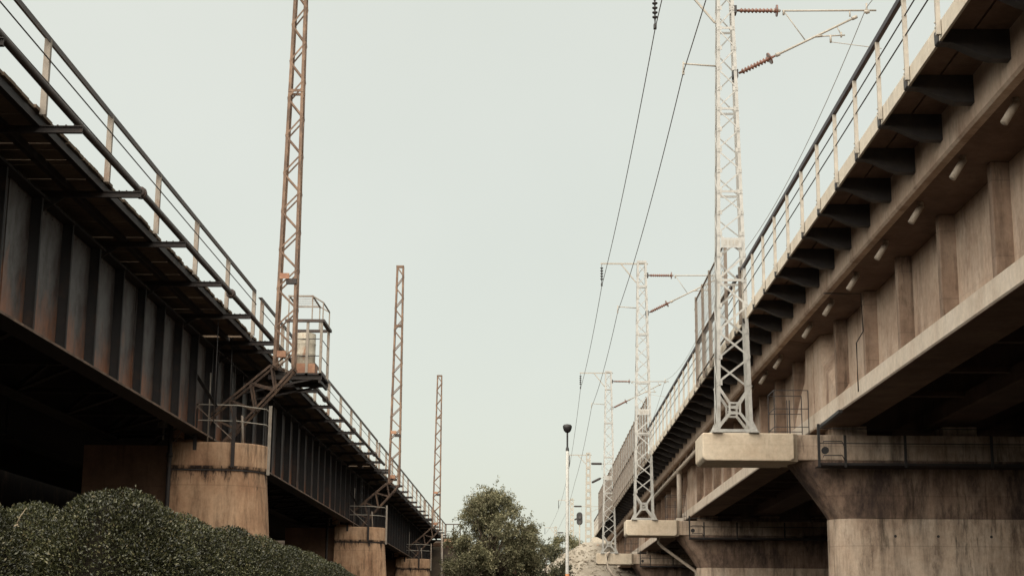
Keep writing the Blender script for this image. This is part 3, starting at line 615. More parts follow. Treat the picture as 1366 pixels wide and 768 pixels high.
# right piers
def right_pier(yc, label):
    t = empty('hammerhead_pier', (9, yc, 0), label, 'bridge pier', 'hammerhead piers of the concrete viaduct')
    # locals: x-9, y-yc ; mast beam front at y=-1
    MB().prism([(-4.77, 5.78), (-4.69, 5.70), (-2.62, 5.70), (-2.50, 5.76), (-2.50, 6.39), (-4.77, 6.39)], -1.0, .75).build('mast_beam', 'conc_cap', t, .03)
    MB().prism([(-2.52, 5.74), (5.0, 5.74), (5.0, 6.375), (-2.52, 6.375)], -.82, .82).build('pier_cap', 'conc_pier_r', t, .03)
    b = MB()
    b.prism([(-2.62, -1.0), (-2.40, -.84), (-2.40, .5), (-2.62, .5)], 5.702, 6.388, 'z').build('beam_shoulder', 'conc_cap', t)
    # flare (loft between stadiums) and column
    def stad(xn, r, xe=14.4, n=12):
        xc = xn+r
        p = [(xc+r*math.cos(a), r*math.sin(a)) for a in [math.pi/2+math.pi*i/n for i in range(n+1)]]
        return [(x-9, y) for x, y in p]+[(xe-9, -r), (xe-9, r)]
    def loft(profs):
        n = len(profs[0][1]); vs = []
        for z, p in profs: vs += [(x, y, z) for x, y in p]
        fs = [(i*n+k, i*n+(k+1)%n, (i+1)*n+(k+1)%n, (i+1)*n+k) for i in range(len(profs)-1) for k in range(n)]
        fs += [tuple(range(n)), tuple(range((len(profs)-1)*n, len(profs)*n))]
        return MB().add(vs, fs)
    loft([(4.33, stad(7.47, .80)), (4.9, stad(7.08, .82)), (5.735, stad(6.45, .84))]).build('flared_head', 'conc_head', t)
    loft([(0, stad(7.44, .78)), (4.325, stad(7.44, .78))]).build('pier_column', 'conc_pier_r', t)
    h = MB()
    for x in (8.95, 10.0, 11.3): h.tube((x-9, -.79, 3.9), (x-9, -.775, 3.9), .035, 10)
    h.build('tie_holes', 'black', t)
    for k, x in enumerate((7.55, 10.3, 12.75)): MB().box(x-9, x-9+.85, -.55, .55, 6.377, 6.63).build('bearing_plinth', 'conc_pier_r', t, .01)
    # inspection walkway in front of the cap
    w = MB(); w.box(-1.98, 4.9, -1.55, -1.50, 5.54, 5.61).box(-1.98, 4.9, -1.55, -.85, 5.54, 5.56)
    w.build('inspection_walkway', 'steel_stiff', t)
    for x in (7.0, 7.64, 9.1, 11.2, 13.2):
        MB().box(x-9-.03, x-9+.03, -1.60, -1.55, 5.5, 6.55 if x < 7.3 else 6.28).build('walkway_post', 'black', t)
    b = MB()
    for z in (6.08, 6.44): b.tube((-2, -1.575, z), (4.9, -1.575, z), .012, 5)
    b.build('walkway_rail', 'black', t)
    b = MB()
    for z in (5.78, 6.12): b.path([(-1.9, -1.6, z-.04), (-1.9, -1.63, z), (-1.45, -1.63, z), (-1.38, -1.6, z-.12)], .014, 5)
    b.tube((-1.86, -1.66, 5.9), (-1.86, -1.58, 5.9), .09, 10)
    b.build('step_irons', 'black', t)
    # small access cage on the beam
    c = MB()
    x0, x1, y0, y1 = -2.88, -2.02, -.4, .6
    for x, y in ((x0, y0), (x1, y0), (x0, y1), (x1, y1)): c.bar((x, y, 6.39), (x, y, 7.55), .022)
    for z in (6.62, 7.08, 7.55):
        c.bar((x0, y0, z), (x1, y0, z), .018); c.bar((x0, y1, z), (x1, y1, z), .018); c.bar((x0, y0, z), (x0, y1, z), .018)
    c.bar((-2.5, y0, 6.39), (-2.5, y0, 7.3), .03); c.bar((-2.56, y0, 6.39), (-2.56, y0, 7.3), .02)
    c.build('access_cage', 'rod', t)
    return t
pR = right_pier(40, 'nearest hammerhead concrete pier at the lower right, its round column stained dark')
for y, lb in ((72, 'second hammerhead concrete pier, seen below and left of the nearest mast beam'),
              (104, 'third hammerhead concrete pier, smallest in view at the foot of the right viaduct')):
    o = copy_tree(pR); o.location.y = y; o['label'] = lb
t_ = empty('right_abutment', (9, 136.2, 0), 'concrete abutment at the far end of the right viaduct on the stone slope', 'abutment')
MB().box(-3.4, 5, 0, 3, 0, 8.7).build('abutment_wall', 'conc_r', t_, .03)
MB().box(-3.6, 6, 3, 26, 8.0, 9.5).build('ballast_wall', 'conc_edge', t_)

# ------------------------------------------------------------------ cream lattice masts with overhead line gear
def insulator(t, a, b, r=.07, disc=None, n=10):
    prof = [(0, .03)]
    for k in range(n):
        f = .08+.84*k/n; prof += [(f, .035), (f+.02, r*.8), (f+.84/n*.5, r), (f+.84/n*.75, .04)]
    prof += [(.97, .03), (1, .03)]
    o = MB().spin(a, b, prof, 12).build('insulator', 'insul', t); 
    if disc:
        a = Vector(a); bb = Vector(b); p = a+(bb-a)*disc; q = a+(bb-a)*(disc+.03)
        MB().tube(p, q, .16, 14).build('arcing_disc', 'insul', o)
    return o
def gear(t, zt, x_face, dx=0.0, yo=0):
    # zt: local height of the upper tube; x in local coords
    up = MB().tube((x_face+1.3, yo, zt+.0), (4.0, yo, zt+.02), .026, 8).tube((3.3, yo, zt+.02), (3.3, yo, zt-.16), .02, 6).tube((3.75, yo, zt-.08), (3.75, yo, zt+.22), .025, 6).tube((1.25, yo, zt), (1.45, yo, zt), .045, 8).tube((3.68, yo, zt-.02), (3.82, yo, zt-.02), .05, 8)
    u = up.build('upper_cantilever_tube', 'galv', t)
    insulator(u, (x_face+.08, yo, zt), (x_face+1.25, yo, zt), .07, .90)
    zl = zt-1.78; p0 = Vector((x_face+.05, yo, zl)); p1 = Vector((3.45, yo, zt-.17)); d = (p1-p0)
    lo = MB().tube(p0+d*.32, p1, .03, 8).tube(p1-d*.03, p1+d*.01, .05, 8).tube(p0+d*.33, p0+d*.36, .055, 8)
    l = lo.build('lower_cantilever_tube', 'galv', t)
    insulator(l, p0+d*.02, p0+d*.32, .08, .84)
    q = p0+d*.58
    MB().tube((1.55, yo, zt), q, .014, 6).tube((1.55, yo, zt+.02), (1.55, yo, zt-.12), .03, 6).build('strut', 'galv', l)
    r0 = p0+d*.66; r1 = Vector((3.15, yo, r0.z+.04))
    MB().tube(r0, r1, .02, 8).tube(r0, (r0.x+.18, yo, r0.z+.02), .035, 6).tube(p0+d*.84, (3.05, yo, r0.z+.05), .014, 6).tube((3.05, yo, r0.z+.12), (3.05, yo, r0.z-.02), .025, 6).build('registration_tube', 'galv', l)
    MB().tube((r0.x+.4, yo, r0.z+.04), (r0.x+.4, yo, r0.z-.17), .03, 6).tube((r0.x+.4, yo, r0.z-.15), (4.1, yo, r0.z-.33), .010, 6).build('steady_arm', 'galv', l)
    c = MB()
    for z in (zt, zl):
        c.box(x_face-.06, x_face+.08, yo-.13, yo+.13, z-.1, z+.1)
    c.build('bracket_clamps', 'black', t)
def right_mast(y, label, number):
    t = empty('cream_lattice_mast', (5.05, y, 6.39), label, 'mast', 'cream lattice masts along the concrete viaduct')
    H = 11.93; wb, wt, db, dt = .45, .215, .34, .17
    def corner(sx, sy, z):
        f = z/H; return Vector((sx*(wb+(wt-wb)*f), sy*(db+(dt-db)*f), z))
    for sx in (-1, 1):
        for sy in (-1, 1):
            MB().angle(corner(sx, sy, 0), corner(sx, sy, H), .085, .012, (-sx,0,0), (0,-sy,0)).build('leg', 'cream', t)
    b = MB(); z = .0; k = 0
    lv = [1.25]
    while lv[-1] < H-.6: lv.append(lv[-1]+(.66 if lv[-1] < 4 else .56))
    lv[-1] = H-.12
    for i in range(len(lv)-1):
        za, zb = lv[i], lv[i+1]; s = 1 if i % 2 else -1
        w = .05 if za < 5 else .032
        b.bar(corner(s, -1, za), corner(-s, -1, zb), w, .014, (0,1,0)); b.bar(corner(-s, 1, za), corner(s, 1, zb), w, .014, (0,1,0))
        b.bar(corner(-1, s, za), corner(-1, -s, zb), w, .014, (1,0,0)); b.bar(corner(1, -s, za), corner(1, s, zb), w, .014, (1,0,0))
        if i % 4 == 3:
            for sy in (-1, 1): b.bar(corner(-1, sy, zb), corner(1, sy, zb), .06, .016, (0,1,0))
    for sy in (-1, 1):
        b.bar(corner(-1, sy, .06), corner(1, sy, .06), .07, .016, (0,1,0)); b.bar(corner(-1, sy, H-.05), corner(1, sy, H-.05), .08, .02, (0,1,0))
        # bottom X with its middle plate frame
        m = Vector((0, sy*(db-.01), .62))
        for sx in (-1, 1):
            for zz, mz in ((.08, -.13), (1.2, .13)):
                b.bar(corner(sx, sy, zz), m+Vector((sx*.13, 0, mz)), .07, .014, (0,1,0))
        for dz in (-.13, .13): b.bar(m+Vector((-.15, 0, dz)), m+Vector((.15, 0, dz)), .05, .014, (0,1,0))
        for dx in (-.13, .13): b.bar(m+Vector((dx, 0, -.13)), m+Vector((dx, 0, .13)), .05, .016, (0,1,0))
        b.bar(m+Vector((-.1, 0, 0)), m+Vector((.1, 0, 0)), .03, .014, (0,1,0))
    for sx in (-1, 1):
        b.bar(corner(sx, -1, .08), corner(sx, 1, 1.2), .06, .014, (1,0,0)); b.bar(corner(sx, 1, .08), corner(sx, -1, 1.2), .06, .014, (1,0,0))
    for z_ in lv[:-1]:
        for sx in (-1, 1):
            p_ = corner(sx, -1, z_); b.box(min(p_.x, p_.x-sx*.13), max(p_.x, p_.x-sx*.13), p_.y-.012, p_.y-.004, z_-.06, z_+.06)
            for dz in (-.03, .03): b.box(p_.x-sx*.05-.012, p_.x-sx*.05+.012, p_.y-.026, p_.y-.012, z_+dz-.012, z_+dz+.012)
    b.build('lacing', 'cream', t)
    bp = MB()
    for sx in (-1, 1):
        for sy in (-1, 1):
            c = corner(sx, sy, 0); bp.box(c.x-.13, c.x+.13, c.y-.13, c.y+.13, 0, .025)
            bp.prism([(c.x, .02), (c.x+sx*.13, .02), (c.x, .3)], c.y-.008, c.y+.008)
            bp.tube((c.x+sx*.09, c.y, .02), (c.x+sx*.09, c.y, .09), .02, 6)
    bp.build('base_plates', 'cream', t)
    p = MB().box(-.26, .26, -.345, -.335, 4.72, 4.98).build('number_plate', 'cream', t)
    cu = bpy.data.curves.new('digits', 'FONT'); cu.body = number; cu.size = .19; cu.extrude = .002; cu.align_x = 'CENTER'
    to = bpy.data.objects.new('tmp', cu); COL.objects.link(to); dg = bpy.context.evaluated_depsgraph_get()
    me = bpy.data.meshes.new_from_object(to.evaluated_get(dg)); bpy.data.objects.remove(to)
    me.materials.clear(); me.materials.append(M['galv']); me.transform(Matrix.Rotation(R(90), 4, 'X'))
    d = bpy.data.objects.new('digits', me); COL.objects.link(d); d.parent = p; d.location = (0, -.349, 4.79)
    # feeder crossarm to the left
    a = MB().bar((-1.9, 0, H-.12), (.3, 0, H-.12), .06).bar((-.95, 0, H-.14), (-.27, 0, H-1.0), .05).bar((-.27, 0, H-1.0), (-.1, 0, H-1.0), .05)
    ar = a.build('feeder_crossarm', 'galv', t)
    st = MB(); st.tube((-1.85, 0, H-.15), (-1.85, 0, H-.3), .012, 6)
    for k in range(5): st.lathe([(.02, .0), (.075, -.02), (.07, -.05), (.025, -.075), (.02, -.13)], 10, (-1.85, 0, H-.3-k*.13))
    st.tube((-1.85, 0, H-.95), (-1.85, 0, H-1.08), .02, 6).box(-1.89, -1.81, -.06, .06, H-1.18, H-1.06)
    st.build('hanging_insulator', 'black', ar)
    MB().tube((-1.12, 0, H-2.15), (-.2, 0, H-2.22), .022, 6).tube((-1.12, 0, H-2.1), (-1.12, 0, H-2.4), .02, 6).box(-1.15, -1.09, -.04, .04, H-2.45, H-2.35).build('return_wire_arm', 'galv', t)
    gear(t, H-.68, .22, yo=-.05)
    return t
right_mast(39.35, 'nearest and largest cream lattice mast, rising out of the top of the view', '3118')
right_mast(71.35, 'second cream lattice mast, whole top visible with brown insulators', '3120')
right_mast(103.35, 'third cream lattice mast, small, half hidden behind the second one', '3122')

def conc_pole(x, y, zb, h, label):
    t = empty('concrete_catenary_pole', (x, y, zb), label, 'mast', 'concrete catenary poles beyond the viaducts')
    b = MB(); w0, w1 = .30, .19
    wz = lambda z: w0+(w1-w0)*z/h
    for sx in (-1, 1):
        b.prism([(sx*wz(0), 0), (sx*(wz(0)-.13), 0), (sx*(wz(h)-.10), h), (sx*wz(h), h)], -.14, .14)
    n = int(h/.62)
    for k in range(n+1):
        z = k*h/n; z0, z1 = max(0, z-.13), min(h, z+.13)
        b.box(-wz(z)+.1, wz(z)-.1, -.137, .137, z0, z1)
    b.build('pole_shaft', 'pole_conc', t)
    a = MB().bar((-1.7, 0, h-.2), (.3, 0, h-.2), .07).bar((-.9, 0, h-.22), (-.2, 0, h-1.0), .06); a.build('feeder_crossarm', 'galv', t)
    MB().tube((-1.65, 0, h-.25), (-1.65, 0, h-1.2), .04, 6).build('hanging_insulator', 'black', t)
    MB().tube((.2, 0, h-.95), (3.7, 0, h-.95), .028, 6).tube((1.2, 0, h-.95), (1.2, 0, h-1.5), .015, 5).build('upper_cantilever_tube', 'galv', t)
    MB().tube((.3, 0, h-2.6), (3.3, 0, h-1.15), .028, 6).build('lower_cantilever_tube', 'galv', t)
    MB().spin((.25, 0, h-.95), (1.2, 0, h-.95), [(0,.05),(.1,.1),(.9,.1),(1,.05)], 8).spin((.3, 0, h-2.6), (1.1, 0, h-2.2), [(0,.05),(.1,.1),(.9,.1),(1,.05)], 8).build('insulators', 'steel_dark', t)
conc_pole(4.95, 138, 8.8, 7.9, 'nearest ladder-like concrete pole, standing above the stone slope')
conc_pole(4.98, 195, 8.8, 8.5, 'middle small concrete catenary pole, seen just left of the railway signal')
conc_pole(3.75, 246, 8.8, 8.3, 'farthest tiny concrete catenary pole, left of the street lamp above the shrubs')

# wires
def wire(name, pts, sag, r, m, label):
    P = []
    for a, b_ in zip(pts[:-1], pts[1:]):
        for k in range(16):
            f = k/16; P.append((a[0]+(b_[0]-a[0])*f, a[1]+(b_[1]-a[1])*f, a[2]+(b_[2]-a[2])*f-sag*4*f*(1-f)))
    P.append(pts[-1])
    return tag(MB().path(P, r, 5).build(name, m), label, 'cable', 'overhead railway wires')
YS = [7.35, 39.35, 71.35, 103.35, 138, 195, 246]
wire('feeder_wire', [(3.2, y, 17.14) for y in YS[:4]]+[(3.3, 138, 15.5), (3.33, 195, 16.0), (2.1, 246, 15.9)], .35, .014, 'wire', 'outer left overhead wire hung from the crossarm insulators')
wire('return_wire', [(3.93, y, 15.93) for y in YS[:4]]+[(3.8, 138, 14.2), (3.8, 195, 14.6), (2.6, 246, 14.6)], .4, .014, 'wire', 'second overhead wire, clamped to the short arms of the cream masts')
wire('messenger_wire', [(8.8, y, 17.75) for y in YS[:4]]+[(8.5, 138, 15.9)], 1.0, .011, 'wire_pale', 'thin pale wire passing over the tips of the long cantilever tubes')
wire('contact_wire', [(8.6, y, 16.06) for y in YS[:4]]+[(8.6, 138, 14.4)], .03, .008, 'wire_pale', 'lowest thin contact wire above the right viaduct tracks')

# ------------------------------------------------------------------ lamp, signal
t_ = empty('street_lamp', (1.13, 50, 0), 'slender white pole lamp with a dark bowl head between the viaducts', 'street lamp')
MB().lathe([(.062, 0), (.055, 3.0), (.048, 7.2)], 14).build('pole', 'white_pole', t_)
MB().lathe([(.028, 7.15), (.028, 7.72), (.03, 7.74)], 10).lathe([(.056, 7.13), (.05, 7.2), (.03, 7.26)], 10).build('neck', 'black', t_)
MB().lathe([(.0, 7.70), (.06, 7.71), (.115, 7.77), (.142, 7.86), (.148, 7.92), (.11, 7.96), (0, 7.985)], 20).build('lamp_head', 'black', t_)
MB().lathe([(.066, 2.7), (.064, 3.28), (.05, 3.29)], 14).build('painted_band', 'orange', t_)
MB().lathe([(.16, 0), (.16, .03), (.07, .04)], 14).build('base_flange', 'white_pole', t_)
t_ = empty('railway_signal', (4.55, 150, 8.8), 'black oval railway signal head on a thin post above the far shrubs', 'signal')
MB().tube((0, 0, 0), (0, 0, 2.5), .06, 8).build('post', 'galv', t_)
b = MB(); pr = []
for k in range(16): a = 2*math.pi*k/16; pr.append((.29*math.cos(a), 3.0+(.32 if math.sin(a) > 0 else -.32)+.28*math.sin(a)))
b.prism(pr, -.05, .05).build('backplate', 'black', t_)
MB().tube((0, -.05, 2.62), (0, -.25, 2.62), .13, 12).build('lens_hood', 'rod', t_); MB().tube((0, -.05, 3.1), (0, -.25, 3.1), .13, 12).build('lens_hood', 'rod', t_)
MB().tube((0, -.05, 2.62), (0, -.07, 2.62), .10, 12).build('lens', 'galv', t_)

# ------------------------------------------------------------------ foliage (numpy)
def leaf_mesh(name, P, D, Nn, L, Wd, mat, fold=.25):
    """diamond leaves: P base, D direction, Nn normal-ish, L length, Wd width"""
    n = len(P); S = np.cross(D, Nn); S /= np.linalg.norm(S, axis=1)[:, None]+1e-9
    Nn = np.cross(S, D)
    L = L[:, None]; Wd = Wd[:, None]
    v = np.stack([P, P+D*L*.45+S*Wd*.5+Nn*Wd*fold, P+D*L, P+D*L*.45-S*Wd*.5+Nn*Wd*fold], 1).reshape(-1, 3)
    me = bpy.data.meshes.new(name); me.vertices.add(4*n); me.vertices.foreach_set('co', v.astype(np.float32).ravel())
    me.loops.add(6*n); idx = np.arange(n)[:, None]*4
    me.loops.foreach_set('vertex_index', (idx+np.array([[0, 1, 2, 0, 2, 3]])).ravel().astype(np.int32))
    me.polygons.add(2*n); me.polygons.foreach_set('loop_start', (np.arange(2*n)*3).astype(np.int32))
    me.update(calc_edges=True); me.validate(); me.materials.append(M[mat]); return me
def unit(a): return a/(np.linalg.norm(a, axis=1)[:, None]+1e-9)
def bush_meshes(seed, rx, rz, n, Ll, mat, core='twig', ky=1.28, ex=.74):
    g = np.random.default_rng(seed)
    u = unit(g.normal(size=(n, 3))); u = u[u[:, 2] > -.55]; n = len(u)
    lump = 1+.022*np.sin(u[:, 0]*5+seed)*np.cos(u[:, 1]*4+seed*2)+.012*np.sin(u[:, 2]*11+u[:, 0]*9+seed)
    ax = np.array([rx, rx*ky, rz])
    depth = 1-np.abs(g.normal(size=n))*.055+ (g.random(n) < .006)*g.random(n)*.04
    e = np.sign(u)*np.abs(u)**ex
    e = e/np.linalg.norm(e, axis=1)[:, None]*np.linalg.norm(u, axis=1)[:, None]
    P = e*ax*(lump*depth)[:, None]
    D = unit(u*.7+g.normal(size=(n, 3))*.8+np.array([0, 0, .25])); Nn = unit(u+g.normal(size=(n, 3))*.7)
    L = Ll*g.uniform(.6, 1.25, n); me = leaf_mesh('leaves', P, D, Nn, L, L*.5, mat)
    b = MB(); nu, nv = 24, 16; vs = []
    for j in range(nv+1):
        for i in range(nu):
            th = math.pi*j/nv; ph = 2*math.pi*i/nu
            q = np.array([[math.sin(th)*math.cos(ph), math.sin(th)*math.sin(ph), math.cos(th)]])
            lp = 1+.022*math.sin(q[0,0]*5+seed)*math.cos(q[0,1]*4+seed*2)
            e1 = np.sign(q)*np.abs(q)**ex; e1 /= np.linalg.norm(e1)+1e-9
            vs.append(tuple((e1*ax*lp*.88)[0]))
    b.add(vs, [(j*nu+i, j*nu+(i+1)%nu, (j+1)*nu+(i+1)%nu, (j+1)*nu+i) for j in range(nv) for i in range(nu)], True)
    return me, b.mesh('branches', core)
BM = [bush_meshes(1, .70, 1.0, 80000, .027, 'box_leaf', ky=1.05)]+[bush_meshes(s, .58, 1.0, 66000, .027, 'box_leaf', ky=1.5, ex=.84) for s in (2, 3)]
bushes = [((-3.25, 12.4), 1.0, 'largest round clipped bush, nearest at the lower left of the view'),
          ((-3.22, 14.5), .985, 'second round clipped bush of the hedge row, right of the largest one'),
          ((-3.2, 16.6), 1.0, 'third clipped bush of the hedge row, before the nearest brown pier'),
          ((-3.2, 18.6), 1.0, 'fourth clipped bush of the hedge row, fifth from its far end'),
          ((-3.2, 20.6), 1.0, 'fifth clipped bush of the hedge row, below the girder flange'),
          ((-3.2, 22.6), 1.0, 'sixth clipped bush of the hedge row, third from its far end'),
          ((-3.15, 24.6), .985, 'seventh clipped bush, last but one at the far end of the hedge row'),
          ((-3.12, 26.5), .95, 'last clipped bush at the far end of the hedge row'),
          ((-4.28, 13.5), 1.0, 'clipped bush behind the largest one, at the lower left corner'),
          ((-3.95, 10.9), .90, 'clipped bush cut by the left edge of the view, lowest corner')]
for i, ((x, y), s, lb) in enumerate(bushes):
    t = empty('clipped_bush', (x, y, 0), lb, 'bush', 'round clipped bushes in the hedge')
    lm, cm = BM[0 if i == 0 else 1+i % 2]; zc = (2.66 if i == 0 else 2.63)*s-1.0*s
    if s < .93: zc = 2.5-1.0*s
    for me, nm in ((lm, 'leaves'), (cm, 'branches')):
        o = bpy.data.objects.new(nm, me); COL.objects.link(o); o.parent = t; o.location = (0, 0, zc); o.scale = (s, s, s); o.rotation_euler.z = math.pi*(i % 2)
    MB().tube((0, 0, 0), (0, 0, zc), .06, 8).build('stem', 'bark', t)
b = MB().path([(-3.98, 11.4, 2.22), (-3.85, 11.38, 2.255), (-3.72, 11.36, 2.28), (-3.68, 11.35, 2.30)], [.003, .008, .008, .004], 5).path([(-3.70, 11.36, 2.29), (-3.67, 11.36, 2.36), (-3.63, 11.36, 2.42)], [.005, .004, .002], 5)
tag(b.build('dry_stalk', 'dry_stalk'), 'pale broken dry stalk lying on the bush at the lower left corner', 'twig')

def tree(x, y, zb, H, rx, ry, z_lo, mat, label, n_lobe=34, n_spray=26, n_leaf=22, Ll=.15, seed=1, trunk_r=.16, droop=.35, name='leafy_tree', cat='tree', group=None, lean=(0, 0)):
    g = np.random.default_rng(seed); t = empty(name, (x, y, zb), label, cat, group)
    zc, rz = (H+z_lo)/2, (H-z_lo)/2
    lobes = []
    while len(lobes) < n_lobe:
        q = g.uniform(-1, 1, 3); r = np.linalg.norm(q)
        if .25 < r < 1:
            q = q*(.88/max(r, .6)) if r > .5 else q
            wz = 1-.45*max(q[2], 0)
            lobes.append(np.array([q[0]*rx*wz+lean[0]*(q[2]+1), q[1]*ry*wz, zc+q[2]*rz*.9]))
    br = MB(); P = []; D = []
    for l in lobes:
        h0 = max(.35, min(l[2]-.6, z_lo+(l[2]-z_lo)*.35+.2)); a = np.array([lean[0]*.5*h0/H, 0, h0]); m = (a+l)/2+g.normal(size=3)*.2+np.array([0, 0, .25])
        br.path([a, m, l], [trunk_r*.42, trunk_r*.25, trunk_r*.1], 5)
        lr = g.uniform(.55, 1.0)*min(rx, rz)*.36
        for s in range(n_spray):
            d = g.normal(size=3); d[2] = d[2]*.7+.25; d /= np.linalg.norm(d); ln = lr*g.uniform(.6, 1.5)
            st = l+g.normal(size=3)*lr*.25; en = st+d*ln+np.array([0, 0, -droop*ln*.6])
            mid = (st+en)/2+np.array([0, 0, droop*ln*.35])
            if s % 3 == 0: br.path([l, mid, en], [.018, .012, .004], 3)
            f = g.uniform(.1, 1.05, n_leaf)[:, None]
            pts = (1-f)**2*st+2*f*(1-f)*mid+f**2*en+g.normal(size=(n_leaf, 3))*Ll*.45
            dd = unit(np.tile(en-mid, (n_leaf, 1))/ln+g.normal(size=(n_leaf, 3))*.55+np.array([0, 0, -droop*.7]))
            P.append(pts); D.append(dd)
    P = np.concatenate(P); D = np.concatenate(D); n = len(P); Nn = unit(g.normal(size=(n, 3))+np.array([0, 0, .8]))
    L = Ll*g.uniform(.6, 1.3, n)
    o = bpy.data.objects.new('crown', leaf_mesh('crown', P, D, Nn, L, L*.42, mat)); COL.objects.link(o); o.parent = t
    br.build('limbs', 'bark', t)
    MB().path([(0, 0, -.3), (.04, .02, z_lo*.5), (lean[0]*.4, -.03, z_lo+.6), (lean[0]*.8, .05, zc+rz*.5)], [trunk_r*1.25, trunk_r, trunk_r*.8, trunk_r*.2], 9).build('trunk', 'bark', t)
    return t
tree(-2.45, 101, 0, 10.6, 2.75, 2.6, 3.4, 'tree_leaf', 'large olive green leafy tree standing in the middle between both viaducts', 54, 34, 28, .15, 5, .17)
tree(-3.9, 99, 0, 7.6, 1.5, 1.6, 2.8, 'tree_leaf', 'lower leafy tree against the end of the left viaduct, under the large tree', 20, 24, 20, .16, 6, .1)
tree(.0, 103, 0, 8.4, 1.15, 1.3, 5.0, 'tree_leaf', 'small leafy tree at the right shoulder of the large tree', 13, 22, 20, .16, 8, .09)
tree(-1.4, 108, 0, 7.4, 2.4, 2.0, 2.8, 'shrub_leaf', 'dark bushy tree behind the foot of the large olive tree', 26, 24, 18, .17, 9, .11)
tree(1.1, 118, 0, 8.2, 1.9, 1.8, 3.6, 'shrub_leaf', 'dark round shrub tree between the large tree and the stone slope', 20, 24, 18, .18, 10, .1)
tree(-5.0, 112, 0, 7.6, 1.5, 1.8, 2.4, 'shrub_leaf', 'dark shrub tree at the foot of the left abutment', 16, 22, 18, .17, 12, .1)
for i, (x, y, h, r, m, lb) in enumerate([
    (1.2, 150, 3.0, 1.9, 'shrub_leaf', 'dark green shrub on the bank, left of the street lamp pole'),
    (3.3, 153, 3.5, 1.9, 'pale_leaf', 'yellow green shrub on the bank, right of the street lamp pole'),
    (4.6, 158, 3.6, 1.6, 'pale_leaf', 'yellow green shrub at the foot of the nearest concrete pole'),
    (-1.2, 151, 3.2, 2.0, 'shrub_leaf', 'dark green shrub on the bank behind the large tree'),
    (2.3, 146, 2.3, 1.5, 'shrub_leaf', 'low dark shrub on the bank, behind the street lamp pole'),
    (-3.8, 150, 3.4, 2.0, 'shrub_leaf', 'dark green shrub on the bank, hidden mostly by the large tree')]):
    tree(x, y, fB(x, y)-.3, h+.6, r, r, .5, m, lb, 14, 22, 16, .2, 20+i, .07, .15, 'wild_shrub', 'shrub', 'wild shrubs on the bank')
for i, (x, y, h, r, lb) in enumerate([(2.5, 131.2, 1.5, .8, 'small dark shrub growing on the stone slope, right of the lamp pole'),
                                  (.9, 129.5, 1.3, .9, 'small dark shrub on the stone slope, left of the lamp pole'),
                                  (3.3, 129.8, .9, .6, 'tiny dark shrub low on the stone slope near the third mast beam')]):
    tree(x, y, fR(x, y)-.1, h, r, r*.6, .1, 'shrub_leaf', lb, 7, 12, 12, .13, 40+i, .03, .1, 'slope_shrub', 'shrub', 'small shrubs on the stone slope')
g = np.random.default_rng(11); b = MB()
for _ in range(2600):
    x = g.uniform(-6, 9); y = g.uniform(122, 137); z = fR(x, y)
    if z < .2 or z > 8.7: continue
    r_ = g.uniform(.05, .17); q = g.normal(size=(8, 3))*.22
    c8 = [((sx+q[k][0])*r_*.6+x, (sy+q[k][1])*r_*.6+y, (sz+q[k][2])*r_*.4+z) for k, (sx, sy, sz) in enumerate([(-1,-1,-1),(1,-1,-1),(1,1,-1),(-1,1,-1),(-1,-1,1),(1,-1,1),(1,1,1),(-1,1,1)])]
    b.add(c8, [(0,3,2,1),(4,5,6,7),(0,1,5,4),(1,2,6,5),(2,3,7,6),(3,0,4,7)])
tag(b.build('rubble', 'rubble'), 'loose pale rubble scattered over the stone slope at the far right bridge end', 'rubble', kind='stuff')
# dry red-brown grass on the bank crest (uncountable)
g = np.random.default_rng(3); n = 14000
xx = g.uniform(-9, 5, n); yy = g.uniform(134, 156, n); zz = np.array([fB(a, c) for a, c in zip(xx, yy)])
D = unit(g.normal(size=(n, 3))*.35+np.array([0, 0, 1])); Nn = unit(g.normal(size=(n, 3))); L = g.uniform(.3, .8, n)
o = bpy.data.objects.new('dry_grass', leaf_mesh('dry_grass', np.stack([xx, yy, zz-.05], 1), D, Nn, L, L*.12, 'red_leaf')); COL.objects.link(o)
tag(o, 'dry red brown grass covering the bank behind the stone slope', 'grass', kind='stuff')

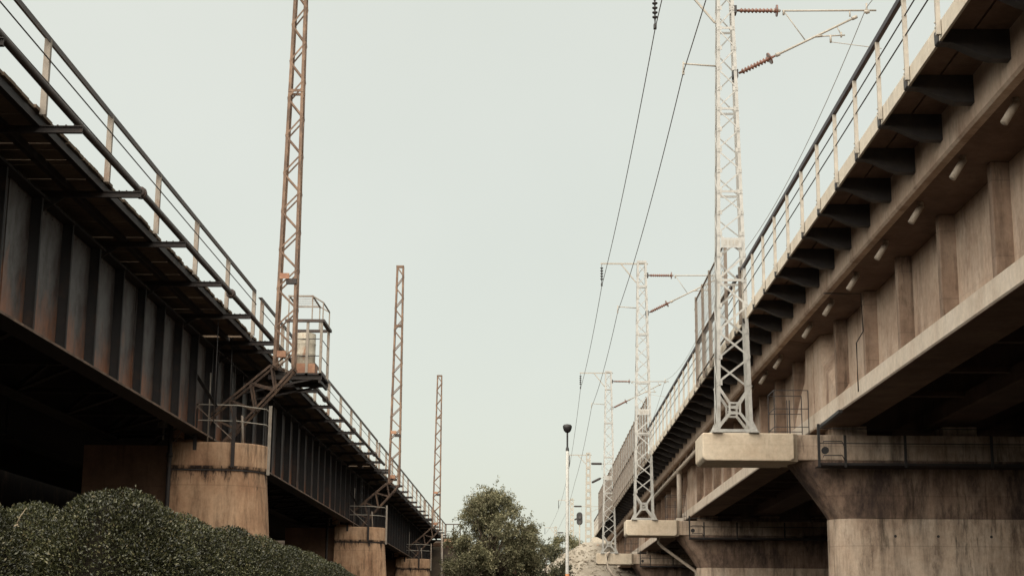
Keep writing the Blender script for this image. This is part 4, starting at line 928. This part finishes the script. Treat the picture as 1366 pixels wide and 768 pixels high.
# ------------------------------------------------------------------ sky, sun, camera
w = bpy.data.worlds.new('World'); sc.world = w; w.use_nodes = True; t = w.node_tree
bg = t.nodes['Background']; sky = t.nodes.new('ShaderNodeTexSky'); sky.sky_type = 'NISHITA'; sky.sun_disc = False
EL, AZ = 47, 206      # sun behind the camera, slightly left
sky.sun_elevation = R(EL); sky.sun_rotation = R(AZ); sky.air_density = 1; sky.dust_density = 4
mx = t.nodes.new('ShaderNodeMix'); mx.data_type = 'RGBA'; mx.inputs[0].default_value = .93
t.links.new(sky.outputs[0], mx.inputs[6]); tc = t.nodes.new('ShaderNodeTexCoord'); nz = t.nodes.new('ShaderNodeTexNoise'); nz.inputs['Scale'].default_value = 2.2; nz.inputs['Detail'].default_value = 5
t.links.new(tc.outputs['Generated'], nz.inputs['Vector'])   # soft cloud structure in the overcast veil
cr = t.nodes.new('ShaderNodeValToRGB'); cr.color_ramp.elements[0].position = .3; cr.color_ramp.elements[1].position = .7
cr.color_ramp.elements[0].color = (1.39, 1.425, 1.21, 1); cr.color_ramp.elements[1].color = (1.54, 1.56, 1.35, 1)
t.links.new(nz.outputs['Fac'], cr.inputs['Fac']); t.links.new(cr.outputs[0], mx.inputs[7])
t.links.new(mx.outputs[2], bg.inputs['Color']); bg.inputs['Strength'].default_value = .10
sun = bpy.data.lights.new('Sun', 'SUN'); sun.energy = 1.5; sun.angle = R(105); sun.color = (1, .91, .79)
so = bpy.data.objects.new('Sun', sun); COL.objects.link(so)
az = R(AZ); dirv = Vector((math.sin(az)*math.cos(R(EL)), math.cos(az)*math.cos(R(EL)), math.sin(R(EL))))
so.rotation_euler = dirv.to_track_quat('Z', 'Y').to_euler(); so.location = (0, 0, 60)

cam = bpy.data.cameras.new('Camera'); co = bpy.data.objects.new('Camera', cam); COL.objects.link(co); sc.camera = co
cam.sensor_width = 36; cam.lens = 36*2100/1366; cam.clip_end = 5000; cam.clip_start = .1
co.matrix_world = Matrix.Translation((0, 0, 1.6)) @ (Matrix.Rotation(R(0.7723), 4, 'Z') @ Matrix.Rotation(R(90+12.1929), 4, 'X') @ Matrix.Rotation(R(.5), 4, 'Z'))
vs = sc.view_settings; vs.view_transform = 'Standard'; vs.look = 'None'; vs.gamma = 1; vs.exposure = 2.3; vs.use_curve_mapping = False
